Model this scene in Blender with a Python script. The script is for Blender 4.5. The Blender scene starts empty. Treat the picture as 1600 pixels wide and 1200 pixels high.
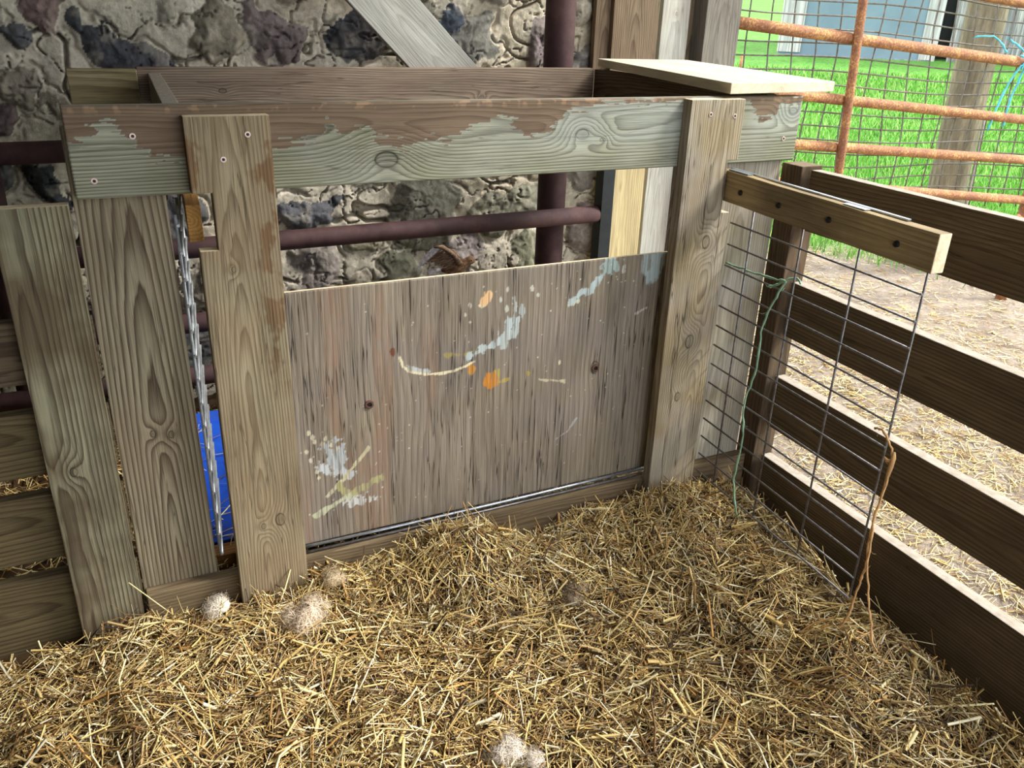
import bpy, bmesh, math, random
import numpy as np
from mathutils import Matrix, Vector, Euler

random.seed(7)
RNG = np.random.default_rng(11)
SC = bpy.context.scene
COL = SC.collection
R = math.radians

# ------------------------------------------------------------------ camera, sky, exposure
cd = bpy.data.cameras.new('camera'); cam = bpy.data.objects.new('camera', cd); COL.objects.link(cam)
cam.location = (0.0, -1.962, 1.55)
cam.rotation_euler = (R(65.9), R(-1.78), R(-25.88))
cd.sensor_width = 36.0; cd.lens = 1300.0 / 1600.0 * 36.0
cd.clip_start = 0.02; cd.clip_end = 300
SC.camera = cam

SC.view_settings.view_transform = 'Standard'
SC.view_settings.look = 'None'
SC.view_settings.gamma = 1.0
SC.view_settings.use_curve_mapping = False
SC.view_settings.exposure = 0.25

W = bpy.data.worlds.new('sky'); SC.world = W; W.use_nodes = True
wn = W.node_tree.nodes; wl = W.node_tree.links
bg = wn['Background']
tc = wn.new('ShaderNodeTexCoord'); sp = wn.new('ShaderNodeSeparateXYZ'); rp = wn.new('ShaderNodeValToRGB')
wl.new(tc.outputs['Generated'], sp.inputs[0]); wl.new(sp.outputs['Z'], rp.inputs[0])
rp.color_ramp.elements[0].position = 0.0; rp.color_ramp.elements[0].color = (0.80, 0.86, 0.93, 1)
rp.color_ramp.elements[1].position = 0.7; rp.color_ramp.elements[1].color = (1.0, 1.0, 1.0, 1)
wl.new(rp.outputs[0], bg.inputs[0]); bg.inputs[1].default_value = 2.9

# the overcast day's veiled sun, high on the right and a little in front of the pen
sd = bpy.data.lights.new('sun', 'SUN'); sun = bpy.data.objects.new('sun', sd); COL.objects.link(sun)
sd.energy = 5.0; sd.angle = R(15); sd.color = (1.0, 0.97, 0.92)
sun.rotation_euler = (R(-8), R(44), R(-35)); sun.location = (6, -3, 8)

# ------------------------------------------------------------------ helpers
def s2l(c):
    return tuple((v/255/12.92 if v/255 <= 0.04045 else ((v/255+0.055)/1.055)**2.4) for v in c)
def rgb(*c): return (*s2l(c), 1.0)

def tag(o, label=None, cat=None, group=None, kind=None):
    if label: o['label'] = label
    if cat: o['category'] = cat
    if group: o['group'] = group
    if kind: o['kind'] = kind
    return o

def thing(name, loc, label, cat, group=None):
    e = bpy.data.objects.new(name, None); COL.objects.link(e)
    e.empty_display_size = 0.1; e.location = loc
    return tag(e, label, cat, group)

def put(o, parent):
    """parent o while keeping its world placement"""
    if parent is None: return o
    o.parent = parent
    m = Matrix.Identity(4); p = parent; chain = []
    while p: chain.append(p); p = p.parent
    for q in reversed(chain):
        m = m @ q.matrix_parent_inverse @ q.matrix_basis
    o.matrix_parent_inverse = m.inverted()
    return o

def link(name, me, mat=None, parent=None, matrix=None, smooth=False):
    o = bpy.data.objects.new(name, me); COL.objects.link(o)
    if mat:
        for m in (mat if isinstance(mat, (list, tuple)) else [mat]): me.materials.append(m)
    if matrix is not None: o.matrix_basis = matrix
    if smooth:
        me.polygons.foreach_set('use_smooth', [True]*len(me.polygons))
    return put(o, parent)

def npmesh(name, V, F, col=None):
    """V (n,3), F (m,3 or 4) -> mesh, optional per-vertex colour attribute 'col'"""
    V = np.asarray(V, np.float32); F = np.asarray(F, np.int32)
    me = bpy.data.meshes.new(name); k = F.shape[1]
    me.vertices.add(len(V)); me.vertices.foreach_set('co', V.ravel())
    me.loops.add(F.size); me.loops.foreach_set('vertex_index', F.ravel())
    me.polygons.add(len(F)); me.polygons.foreach_set('loop_start', np.arange(0, F.size, k, dtype=np.int32))
    try: me.polygons.foreach_set('loop_total', np.full(len(F), k, np.int32))
    except Exception: pass
    me.update(calc_edges=True)
    if col is not None:
        a = me.color_attributes.new('col', 'FLOAT_COLOR', 'POINT')
        c = np.ones((len(V), 4), np.float32); c[:, :col.shape[1]] = col
        a.data.foreach_set('color', c.ravel())
    me.validate()
    return me

def lattice(ix, iy, seed):
    h = (ix.astype(np.int64)*374761393 + iy.astype(np.int64)*668265263 + seed*974634777) & 0xFFFFFFFF
    h = ((h ^ (h >> 13))*1274126177) & 0xFFFFFFFF
    h = ((h ^ (h >> 16))*2246822519) & 0xFFFFFFFF
    return ((h ^ (h >> 15)) & 0xFFFFFF)/float(0xFFFFFF)
def vnoise(x, y, seed=0):
    x = np.asarray(x, float); y = np.asarray(y, float)
    ix = np.floor(x); iy = np.floor(y); fx = x-ix; fy = y-iy
    fx = fx*fx*fx*(fx*(fx*6-15)+10); fy = fy*fy*fy*(fy*(fy*6-15)+10)
    a = lattice(ix, iy, seed); b = lattice(ix+1, iy, seed); c = lattice(ix, iy+1, seed); d = lattice(ix+1, iy+1, seed)
    return (a*(1-fx)+b*fx)*(1-fy)+(c*(1-fx)+d*fx)*fy
def fbm(x, y, o=4, seed=0, gain=0.5):
    t = 0; a = 1; s = 0
    for i in range(o):
        t = t+a*vnoise(x*2**i+i*17.3, y*2**i+i*9.1, seed+i*31); s += a; a *= gain
    return t/s-0.5
def sstep(a, b, x):
    t = np.clip((x-a)/(b-a), 0, 1); return t*t*(3-2*t)

# ------------------------------------------------------------------ node materials
class NB:
    def __init__(s, name):
        s.m = bpy.data.materials.new(name); s.m.use_nodes = True
        s.t = s.m.node_tree; s.n = s.t.nodes; s.bs = s.n['Principled BSDF']
    def set(s, sock, v):
        if isinstance(v, bpy.types.NodeSocket): s.t.links.new(v, sock)
        elif v is not None:
            try: sock.default_value = v
            except Exception: sock.default_value = (v, v, v)
    def math(s, op, a, b=None, c=None, clamp=False):
        n = s.n.new('ShaderNodeMath'); n.operation = op; n.use_clamp = clamp
        s.set(n.inputs[0], a)
        if b is not None: s.set(n.inputs[1], b)
        if c is not None: s.set(n.inputs[2], c)
        return n.outputs[0]
    def co(s, which='Object'):
        return s.n.new('ShaderNodeTexCoord').outputs[which]
    def mapping(s, v, loc=(0, 0, 0), sc=(1, 1, 1), rot=(0, 0, 0)):
        n = s.n.new('ShaderNodeMapping'); s.set(n.inputs[0], v)
        n.inputs['Location'].default_value = loc; n.inputs['Scale'].default_value = sc; n.inputs['Rotation'].default_value = rot
        return n.outputs[0]
    def sep(s, v):
        n = s.n.new('ShaderNodeSeparateXYZ'); s.set(n.inputs[0], v); return n.outputs
    def noise(s, v, scale=5, detail=3, rough=0.5, dist=0, out='Fac'):
        n = s.n.new('ShaderNodeTexNoise'); s.set(n.inputs['Vector'], v)
        n.inputs['Scale'].default_value = scale; n.inputs['Detail'].default_value = detail
        n.inputs['Roughness'].default_value = rough; n.inputs['Distortion'].default_value = dist
        return n.outputs[out]
    def ramp(s, f, pts, interp='LINEAR'):
        n = s.n.new('ShaderNodeValToRGB'); s.set(n.inputs[0], f); cr = n.color_ramp; cr.interpolation = interp
        while len(cr.elements) < len(pts): cr.elements.new(0.5)
        for e, (p, c) in zip(cr.elements, pts):
            e.position = p; e.color = c if isinstance(c, tuple) else (c, c, c, 1)
        return n.outputs[0]
    def mix(s, f, a, b, mode='MIX'):
        n = s.n.new('ShaderNodeMix'); n.data_type = 'RGBA'; n.blend_type = mode
        s.set(n.inputs[0], f); s.set(n.inputs[6], a); s.set(n.inputs[7], b)
        return n.outputs[2]
    def attr(s, name):
        n = s.n.new('ShaderNodeAttribute'); n.attribute_name = name; return n.outputs
    def bump(s, h, strength=0.5, dist=0.01, nrm=None):
        n = s.n.new('ShaderNodeBump'); s.set(n.inputs['Height'], h)
        n.inputs['Strength'].default_value = strength; n.inputs['Distance'].default_value = dist
        if nrm is not None: s.t.links.new(nrm, n.inputs['Normal'])
        return n.outputs[0]
    def finish(s, color, rough=0.8, metal=0.0, normal=None, spec=0.3):
        s.set(s.bs.inputs['Base Color'], color); s.set(s.bs.inputs['Roughness'], rough)
        s.set(s.bs.inputs['Metallic'], metal); s.bs.inputs['Specular IOR Level'].default_value = spec
        if normal is not None: s.t.links.new(normal, s.bs.inputs['Normal'])
        return s.m

_seed = [0]
def wood(name, light, dark, tint=None, freq=110, pith=(0.0, 0.05), tilt=0.05, warp=0.012, knots=(), ring=0.75,
         crack=0.5, tintamt=0.5, fibre=0.35, paint=False, bumps=0.6, off=None, rough=0.82, crackw=90.0):
    """sawn board: growth rings cut at a slant (x runs along the grain), fibres, checks, knots"""
    _seed[0] += 1
    light = (light[0]*.96, light[1]*.985, light[2]*.965); dark = (dark[0]*.88, dark[1]*.9, dark[2]*.88)
    b = NB(name); o = off or (_seed[0]*3.17, _seed[0]*1.71, _seed[0]*2.3)
    P = b.co(); X, Y, Z = b.sep(P)
    Pm = b.mapping(P, loc=o, sc=(1.0, 1, 1))
    n1 = b.math('SUBTRACT', b.noise(b.mapping(P, loc=o, sc=(1.6, 7, 7)), 1.0, 2), 0.5)
    n2 = b.math('SUBTRACT', b.noise(b.mapping(P, loc=(o[1], o[0], o[2]), sc=(5.0, 14, 14)), 1.0, 2), 0.5)
    z = b.math('ADD', Z, b.math('ADD', b.math('MULTIPLY', X, tilt), pith[1]))
    z = b.math('ADD', z, b.math('MULTIPLY', n1, warp*4)); z = b.math('ADD', z, b.math('MULTIPLY', n2, warp))
    core = None; kb = None
    for (kx, ky, ks) in knots:
        dx = b.math('DIVIDE', b.math('SUBTRACT', X, kx), ks*2.0); dy = b.math('DIVIDE', b.math('SUBTRACT', Y, ky), ks*1.35)
        d2 = b.math('ADD', b.math('MULTIPLY', dx, dx), b.math('MULTIPLY', dy, dy))
        g = b.math('EXPONENT', b.math('MULTIPLY', d2, -0.9))
        z = b.math('ADD', z, b.math('MULTIPLY', g, ks*1.25))
        ex = b.math('DIVIDE', b.math('SUBTRACT', X, kx), ks*0.95); ey = b.math('DIVIDE', b.math('SUBTRACT', Y, ky), ks*0.62)
        e = b.math('SQRT', b.math('ADD', b.math('MULTIPLY', ex, ex), b.math('MULTIPLY', ey, ey)))
        e = b.math('ADD', e, b.math('MULTIPLY', n2, 0.5))
        rimm = b.ramp(e, [(0.0, 0.5), (0.5, 0.36), (0.6, 0.5), (0.70, 1.15), (0.80, 0.3), (1.0, 0.0)])
        rimm = b.math('MULTIPLY', rimm, b.ramp(b.math('ADD', b.math('MULTIPLY', ey, 0.3), 0.5), [(0.2, 0.55), (0.8, 1.25)]))
        core = rimm if core is None else b.math('MAXIMUM', core, rimm)
    y = b.math('ADD', b.math('SUBTRACT', Y, pith[0]), b.math('MULTIPLY', n1, warp*2))
    r = b.math('SQRT', b.math('ADD', b.math('MULTIPLY', y, y), b.math('MULTIPLY', z, z)))
    fib = b.noise(b.mapping(P, loc=o, sc=(6, 300, 300)), 1.0, 3, 0.6)
    fib2 = b.noise(b.mapping(P, loc=o, sc=(2.2, 70, 70)), 1.0, 3, 0.6)
    rv = b.math('MULTIPLY_ADD', r, freq, b.math('MULTIPLY', fib2, 0.45))
    saw = b.math('FRACT', rv)
    late = b.ramp(saw, [(0.0, 0.05), (0.35, 0.15), (0.72, 0.75), (0.88, 1.0), (0.97, 0.1)])
    late = b.math('MULTIPLY', late, ring)
    col = b.mix(late, (*s2l(light), 1), (*s2l(dark), 1))
    if tint:
        tn = b.noise(Pm, 5.0, 3, 0.55); tn = b.ramp(tn, [(0.38, 0.0), (0.62, 1.0)])
        tn = b.math('MULTIPLY', tn, tintamt)
        col = b.mix(tn, col, b.mix(late, (*s2l(tint), 1), (*[v*0.6 for v in s2l(tint)], 1)))
    fv = b.ramp(fib, [(0.25, 1-fibre), (0.75, 1+fibre*0.5)])
    col = b.mix(1.0, col, fv, 'MULTIPLY')
    pv = b.ramp(b.noise(b.mapping(P, loc=o, sc=(1.5, 9, 9)), 1.5, 3), [(0.3, 0.78), (0.7, 1.12)])
    col = b.mix(1.0, col, pv, 'MULTIPLY')
    if core is not None:
        col = b.mix(b.math('MULTIPLY', core, 0.85), col, (*[v*0.33 for v in s2l(dark)], 1))
    cv = b.mapping(P, loc=(o[2], o[0], o[1]), sc=(2.6, crackw, crackw))
    ck = b.math('ABSOLUTE', b.math('SUBTRACT', b.noise(cv, 1.0, 2, 0.5), 0.5))
    ck = b.ramp(ck, [(0.006, 1.0), (0.022, 0.0)])
    cm = b.ramp(b.noise(b.mapping(P, loc=(o[1], o[2], o[0]), sc=(3.0, 28, 28)), 1.0, 2), [(0.46, 0.0), (0.58, 1.0)])
    ck = b.math('MULTIPLY', b.math('MULTIPLY', ck, cm), crack)
    col = b.mix(ck, col, (*[v*0.22 for v in s2l(dark)], 1))
    if paint:
        at = b.attr('paint'); fa = at['Alpha']
        fa = b.math('ADD', fa, b.math('MULTIPLY', b.math('SUBTRACT', fib2, 0.5), b.math('MULTIPLY', b.math('MULTIPLY', fa, b.math('SUBTRACT', 1.0, fa)), 3.0)), clamp=True)
        pcol = b.mix(1.0, at['Color'], b.ramp(fib, [(0.25, 0.8), (0.75, 1.1)]), 'MULTIPLY')
        pcol = b.mix(b.math('MULTIPLY', late, 0.75), pcol, b.mix(1.0, pcol, (0.55, 0.52, 0.5, 1), 'MULTIPLY'))
        col = b.mix(fa, col, pcol)
    h = b.math('SUBTRACT', b.math('MULTIPLY', late, 0.45), b.math('MULTIPLY', ck, 1.3))
    h = b.math('ADD', h, b.math('MULTIPLY', fib, 0.5))
    if core is not None: h = b.math('SUBTRACT', h, b.math('MULTIPLY', core, 0.8))
    return b.finish(col, rough, 0, b.bump(h, bumps, 0.0016), 0.22)

def endgrain(name, c1, c2):
    b = NB(name); P = b.co()
    f = b.noise(b.mapping(P, sc=(20, 30, 30)), 2.0, 4, 0.6)
    g = b.noise(b.mapping(P, sc=(20, 250, 250)), 1.0, 3, 0.6)
    col = b.mix(b.ramp(f, [(0.3, 0.0), (0.7, 1.0)]), (*s2l(c1), 1), (*s2l(c2), 1))
    return b.finish(col, 0.85, 0, b.bump(g, 0.4, 0.002), 0.2)

def vcol(name, rough=0.7, spec=0.25, nscale=0, namt=0.0, bump=None, trans=0.0):
    b = NB(name); c = b.attr('col')['Color']
    if nscale:
        f = b.ramp(b.noise(b.co(), nscale, 5, 0.65), [(0.25, 1-namt), (0.75, 1+namt)])
        c = b.mix(1.0, c, f, 'MULTIPLY')
    nrm = None
    if bump:
        hh = b.noise(b.co(), bump[0], 7, 0.72); nrm = b.bump(hh, bump[1], bump[2])
    return b.finish(c, rough, 0, nrm, spec)

def plain(name, c, rough=0.6, metal=0.0, spec=0.4, c2=None, scale=20, bump=0.0):
    b = NB(name); n = b.noise(b.co(), scale, 5, 0.65)
    c2 = c2 or tuple(min(255, v*0.82) for v in c)
    col = b.mix(b.ramp(n, [(0.38, 0.0), (0.62, 1.0)]), (*s2l(c), 1), (*s2l(c2), 1))
    return b.finish(col, rough, metal, b.bump(n, bump, 0.003) if bump else None, spec)

def rusty(name, cols, scale=30):
    b = NB(name); P = b.co()
    n = b.noise(P, scale, 6, 0.7); n2 = b.noise(P, scale*0.12, 3)
    f = b.math('ADD', b.math('MULTIPLY', n, 0.75), b.math('MULTIPLY', n2, 0.35))
    k = len(cols); col = b.ramp(f, [(0.36+0.32*i/(k-1), (*s2l(c), 1)) for i, c in enumerate(cols)])
    return b.finish(col, 0.75, 0.0, b.bump(n, 0.5, 0.002), 0.35)

# ------------------------------------------------------------------ shapes
def frame(o, xa, za):
    """matrix with local X = xa (grain), local Z = za (face normal)"""
    x = Vector(xa).normalized(); z = Vector(za); z = (z - x*z.dot(x)).normalized(); y = z.cross(x)
    m = Matrix((x, y, z)).transposed().to_4x4(); m.translation = Vector(o); return m

def densify(pts, step, jit):
    out = []
    n = len(pts)
    for i in range(n):
        a = Vector(pts[i]); c = Vector(pts[(i+1) % n]); L = (c-a).length
        k = max(1, int(L/step)); nrm = Vector((-(c-a).y, (c-a).x)).normalized()
        for j in range(k):
            p = a.lerp(c, j/k)
            if j: p = p + nrm*random.uniform(-jit, jit)
            out.append((p.x, p.y))
    return out

def plank(name, mats, M, outline=None, L=1, Wd=0.1, T=0.038, parent=None, jit=0.0008, bev=0.0025, step=0.11):
    """board: outline polygon (x along grain, y across), thickness T centred on z=0; end faces take slot 1"""
    if outline is None: outline = [(-L/2, -Wd/2), (L/2, -Wd/2), (L/2, Wd/2), (-L/2, Wd/2)]
    pts = densify(outline, step, jit)
    bm = bmesh.new()
    lo = [bm.verts.new((x, y, -T/2)) for x, y in pts]; hi = [bm.verts.new((x, y, T/2)) for x, y in pts]
    bm.faces.new(hi); bm.faces.new(list(reversed(lo)))
    n = len(pts)
    for i in range(n):
        j = (i+1) % n; bm.faces.new((lo[i], lo[j], hi[j], hi[i]))
    bm.normal_update()
    es = [e for e in bm.edges if len(e.link_faces) == 2 and e.calc_face_angle(0) > 0.6]
    bmesh.ops.bevel(bm, geom=es, offset=bev, segments=2, affect='EDGES', profile=0.6)
    bm.normal_update()
    for f in bm.faces:
        if abs(f.normal.x) > 0.9 and len(mats) > 1: f.material_index = 1
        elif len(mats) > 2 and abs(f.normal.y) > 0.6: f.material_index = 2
    me = bpy.data.meshes.new(name); bm.to_mesh(me); bm.free()
    return link(name, me, mats, parent, M)

def vboard(name, mats, x0, x1, z0, z1, yf, T=0.038, parent=None, outline=None, lean=0.0, **k):
    """upright board, face towards -Y at yf; outline in world (x, z) if given"""
    cx = (x0+x1)/2; cz = (z0+z1)/2
    M = frame((cx, yf+T/2, cz), (lean, 0, 1), (0, -1, 0))
    # local X = up, local Z = -Y, so local Y = Z x X = (-Y) x (+Z) = -X
    if outline: outline = [(z-cz, -(x-cx)) for x, z in outline]
    return plank(name, mats, M, outline, z1-z0, x1-x0, T, parent, **k)

def hboard(name, mats, x0, x1, z0, z1, yf, T=0.038, parent=None, slope=0.0, **k):
    M = frame(((x0+x1)/2, yf+T/2, (z0+z1)/2), (1, 0, slope), (0, -1, 0))
    return plank(name, mats, M, None, x1-x0, z1-z0, T, parent, **k)

def beam(name, mats, a, c, Wd, T, normal, parent=None, **k):
    """board from a to c (centre line), Wd across, T thick along normal"""
    a = Vector(a); c = Vector(c); M = frame((a+c)/2, c-a, normal)
    return plank(name, mats, M, None, (c-a).length, Wd, T, parent, **k)

def tube_data(path, rad, sides=10, close=True):
    path = [Vector(p) for p in path]; n = len(path)
    rads = rad if isinstance(rad, (list, tuple)) else [rad]*n
    V = []; F = []; up = None
    for i, p in enumerate(path):
        t = (path[min(i+1, n-1)]-path[max(i-1, 0)]).normalized()
        if up is None:
            up = Vector((0, 0, 1)) if abs(t.z) < 0.9 else Vector((1, 0, 0))
        u = (up - t*up.dot(t)).normalized(); v = t.cross(u); up = u
        for k in range(sides):
            a = 2*math.pi*k/sides; V.append(p+(u*math.cos(a)+v*math.sin(a))*rads[i])
    for i in range(n-1):
        for k in range(sides):
            k2 = (k+1) % sides; F.append((i*sides+k, i*sides+k2, (i+1)*sides+k2, (i+1)*sides+k))
    if close:
        F.append(tuple(reversed(range(sides)))); F.append(tuple((n-1)*sides+k for k in range(sides)))
    return V, F

def tubes(name, paths, rad, mat, parent=None, sides=10, loc=None):
    V = []; F = []
    for i, p in enumerate(paths):
        r = rad[i] if isinstance(rad, list) and len(rad) == len(paths) and not isinstance(rad[0], (int, float)) else rad
        v, f = tube_data(p, r, sides); b = len(V); V += v; F += [tuple(q+b for q in g) for g in f]
    o = Vector(loc) if loc else Vector(paths[0][0])
    me = bpy.data.meshes.new(name); me.from_pydata([v-o for v in V], [], F); me.update()
    ob = link(name, me, mat, None, Matrix.Translation(o), smooth=True)
    if sides > 4: me.polygons.foreach_set('use_smooth', [len(p.vertices) == 4 for p in me.polygons])
    return put(ob, parent)

def merge(name, parts, mat, parent=None):
    """parts: list of (V, F) in world coordinates"""
    V = []; F = []
    for v, f in parts:
        b = len(V); V += [Vector(q) for q in v]; F += [tuple(i+b for i in g) for g in f]
    c = sum(V, Vector())/len(V)
    me = bpy.data.meshes.new(name); me.from_pydata([v-c for v in V], [], F); me.update()
    return link(name, me, mat, parent, Matrix.Translation(c), smooth=True)

# ------------------------------------------------------------------ materials
END = endgrain('cut_end_wood', (236, 220, 188), (206, 184, 148))
END_OLD = endgrain('old_end_wood', (132, 118, 96), (98, 82, 62))
M_PALE_EDGE = endgrain('pale_board_edge', (172, 163, 150), (146, 136, 122))  # pale edge colour; on the fence rails it stands for daylight on their tops
M_PIPE = rusty('dark_red_pipe_paint', [(44, 28, 30), (60, 38, 40), (78, 54, 52)], 9)
M_RUST = rusty('orange_rust', [(100, 68, 56), (126, 84, 64), (150, 102, 70), (200, 154, 96)], 90)
M_WIRE = plain('galvanised_wire', (128, 128, 132), 0.42, 0.55, 0.5, (98, 92, 90), 60)
M_WIRE_OLD = plain('weathered_wire', (116, 116, 112), 0.6, 0.3, 0.4, (100, 86, 72), 30)
M_STEEL = plain('bright_steel', (196, 204, 214), 0.28, 0.8, 0.5, (160, 168, 180), 40)
M_BLACK = plain('black_bolt', (34, 36, 38), 0.5, 0.5, 0.5)
M_RING = plain('screw_head', (226, 196, 186), 0.4, 0.3, 0.5)
M_DARK = plain('dark_iron', (38, 42, 46), 0.6, 0.2, 0.4)

# ------------------------------------------------------------------ room shell
def box_mesh(name, x0, x1, y0, y1, z0, z1, mat, parent=None):
    bm = bmesh.new(); bmesh.ops.create_cube(bm, size=1)
    bmesh.ops.scale(bm, vec=(x1-x0, y1-y0, z1-z0), verts=bm.verts)
    me = bpy.data.meshes.new(name); bm.to_mesh(me); bm.free()
    return link(name, me, mat, parent, Matrix.Translation(((x0+x1)/2, (y0+y1)/2, (z0+z1)/2)))

M_CEIL = wood('ceiling_boards', (120, 100, 78), (80, 62, 46), freq=60, crack=0.6)
tag(box_mesh('ceiling', -4.2, 2.12, -3.6, 2.3, 2.95, 3.05, M_CEIL), kind='structure')
tag(box_mesh('wall_front_blocker', -4.2, -0.2, -3.7, -3.6, -0.3, 2.95, M_CEIL), kind='structure')  # unseen wall behind the camera, added to cut the light inside
tag(box_mesh('wall_left', -4.2, -4.1, -3.6, 2.3, -0.3, 2.95, M_CEIL), kind='structure')

# fieldstone wall: stones (x, z, rx, rz, colour, flatness) on the plane y = WY, filled up with random ones
WY = 1.66
STONES = [
 (0.158, 1.364, .19, .105, (72, 72, 76)), (-0.089, 1.50, .10, .07, (128, 108, 104)), (0.493, 1.457, .10, .135, (132, 124, 108)),
 (0.71, 1.427, .13, .115, (118, 106, 104)), (1.039, 1.451, .16, .12, (72, 72, 74)), (1.548, 1.42, .165, .12, (112, 110, 102)),
 (1.43, 1.44, .06, .11, (84, 90, 100)), (1.891, 1.446, .09, .135, (120, 108, 108)), (-0.205, 1.391, .05, .06, (96, 96, 98)),
 (-0.167, 1.223, .10, .08, (140, 132, 118)), (-0.263, 1.115, .07, .07, (108, 94, 94)), (-0.06, 1.17, .06, .05, (142, 134, 120)),
 (-0.16, 0.905, .07, .085, (62, 64, 66)), (-0.04, 0.90, .055, .085, (72, 74, 78)),
 (0.783, 0.746, .15, .115, (88, 88, 92)), (1.335, 0.708, .19, .17, (116, 114, 102)), (1.757, 0.71, .21, .15, (122, 120, 104)),
 (0.799, 0.496, .14, .11, (150, 140, 134)), (1.521, 0.481, .145, .12, (150, 138, 136)), (1.9, 0.463, .14, .12, (122, 122, 100)),
 (1.21, 0.46, .10, .12, (126, 124, 106)), (0.315, 0.181, .16, .13, (86, 88, 92)), (0.36, 0.45, .10, .12, (146, 138, 122)),
 (1.259, 1.55, .11, .06, (134, 128, 114)), (2.12, 1.3, .10, .12, (96, 92, 90)), (2.1, 0.9, .11, .14, (118, 112, 104)),
]
def stone_wall():
    x0, x1, z0, z1, st = -1.5, 2.26, -0.25, 2.3, 0.0052
    # coarse above and left of what can be seen: one even grid
    nx = int((x1-x0)/st)+1; nz = int((z1-z0)/st)+1
    X, Z = np.meshgrid(np.linspace(x0, x1, nx), np.linspace(z0, z1, nz))
    stones = [s for s in STONES]
    rnd = random.Random(5); tries = 0
    pal = [(150, 142, 128), (134, 122, 114), (160, 150, 132), (92, 90, 90), (146, 140, 124), (128, 114, 110), (156, 148, 138), (140, 134, 112)]
    while tries < 6000:
        tries += 1
        a = rnd.uniform(x0, x1); c = rnd.uniform(z0, z1); rx = rnd.uniform(.07, .17); rz = rx*rnd.uniform(.6, 1.0)
        if all(((a-s[0])/(rx+s[2]))**2+((c-s[1])/(rz+s[3]))**2 > 1.25 for s in stones):
            stones.append((a, c, rx, rz, rnd.choice(pal)))
    wx = X+0.15*fbm(X*5, Z*5, 3, 3)+0.06*fbm(X*17, Z*17, 3, 8)
    wz = Z+0.15*fbm(X*5+50, Z*5, 3, 4)+0.06*fbm(X*17, Z*17+70, 3, 9)
    H = np.full(X.shape, -1.0); C = np.zeros(X.shape+(3,)); E = np.full(X.shape, 9.0)
    for i, s in enumerate(stones):
        an = ((i*37) % 50-25)/60.0; q = max(s[2], s[3])*1.35+0.09
        a0 = max(0, int((s[0]-q-x0)/st)); a1 = int((s[0]+q-x0)/st); b0 = max(0, int((s[1]-q-z0)/st)); b1 = int((s[1]+q-z0)/st)
        sl = (slice(b0, max(b1, 0)), slice(a0, max(a1, 0))); x = wx[sl]; z = wz[sl]
        if x.size == 0: continue
        dx = x-s[0]; dz = z-s[1]
        u = (dx*math.cos(an)+dz*math.sin(an))/s[2]; v = (-dx*math.sin(an)+dz*math.cos(an))/s[3]
        d = (np.abs(u)**2.6+np.abs(v)**2.6)**(1/2.6)
        # split faces: a few tilted planes plus roughness
        fx = np.abs(fbm(x*5+i*3, z*5, 2, 50+i))*2; facet = 0.5*fx+0.3*vnoise(x*16+i*7, z*16, 20+i)+0.25*np.abs(fbm(x*22+i*3, z*22, 3, 60+i))*2
        h = 0.070*np.sqrt(np.clip(1-d**3, 0, 1))*(0.72+facet*0.75)
        h = np.where(d < 1, h, -1)
        m = h > H[sl]
        H[sl] = np.where(m, h, H[sl]); E[sl] = np.where(m, d, np.minimum(E[sl], np.where(H[sl] < 0, d, 9)))
        cc = np.array(s2l(s[4])); Xs = X[sl]; Zs = Z[sl]
        var = (1+0.7*fbm(Xs*10+i, Zs*10, 4, 90+i))[..., None]
        blot = sstep(0.0, 0.2, fbm(Xs*18, Zs*18+i*5, 4, 120+i))[..., None]
        C[sl] = np.where(m[..., None], cc*var*(1-blot*0.35)+blot*0.35*np.array(s2l((168, 160, 146))), C[sl])
    # mortar smeared over the joints with trowel folds and splits
    fold = np.abs(fbm(X*3.6+2*fbm(X*3, Z*3, 2, 7), Z*3.2, 3, 15)); fold2 = np.abs(fbm(X*7, Z*8.5+2*fbm(X*5, Z*5, 2, 5), 3, 16))
    mort = 0.042+0.075*fbm(X*3.3, Z*3.3, 3, 33)-0.070*sstep(0.022, 0.0, fold)-0.055*sstep(0.016, 0.0, fold2)+0.009*fbm(X*14, Z*14, 4, 44)
    smear = 0.012*(fbm(X*8, Z*8, 3, 66)+0.12)
    mort = mort+smear
    big = sstep(0.82, 1.0, E)
    top = mort > H*1.0+0.004-0.012*big
    mc = np.array(s2l((188, 179, 162)))*(1+0.45*fbm(X*5, Z*5, 4, 71))[..., None]
    warm = sstep(0.0, 0.25, fbm(X*2.3, Z*2.3, 3, 77))[..., None]
    mc = mc*(1-0.35*warm)+0.35*warm*np.array(s2l((172, 156, 128)))
    C = np.where(top[..., None], mc, C); HH = np.maximum(mort, H)
    HH = np.where(top, mort, HH)
    seam = np.exp(-((E-1.0)/0.05)**2)*0.02*(E < 1.2)
    HH = HH-seam*sstep(-0.05, 0.15, fbm(X*7, Z*7, 2, 99))
    # fine splitting cracks
    cr = np.abs(fbm(X*9+1.5*fbm(X*20, Z*20, 2, 6), Z*9, 2, 210)); HH = HH-0.022*sstep(0.014, 0.0, cr)*(vnoise(X*3, Z*3, 8) > 0.4)
    HH = HH+0.006*fbm(X*40, Z*40, 3, 300)
    C = np.clip(C*(1+0.3*fbm(X*60, Z*60, 2, 88))[..., None], 0.004, 0.9)
    V = np.stack([X, WY-HH, Z], -1).reshape(-1, 3)
    i = np.arange(nx*nz).reshape(nz, nx)
    F = np.stack([i[:-1, :-1], i[:-1, 1:], i[1:, 1:], i[1:, :-1]], -1).reshape(-1, 4)
    me = npmesh('wall_back', V, F, C.reshape(-1, 3))
    o = link('wall_back', me, vcol('fieldstone_and_mortar', 0.9, 0.2, 60, 0.28, (110, 0.7, 0.005)), smooth=True)
    tag(o, kind='structure')
stone_wall()
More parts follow.
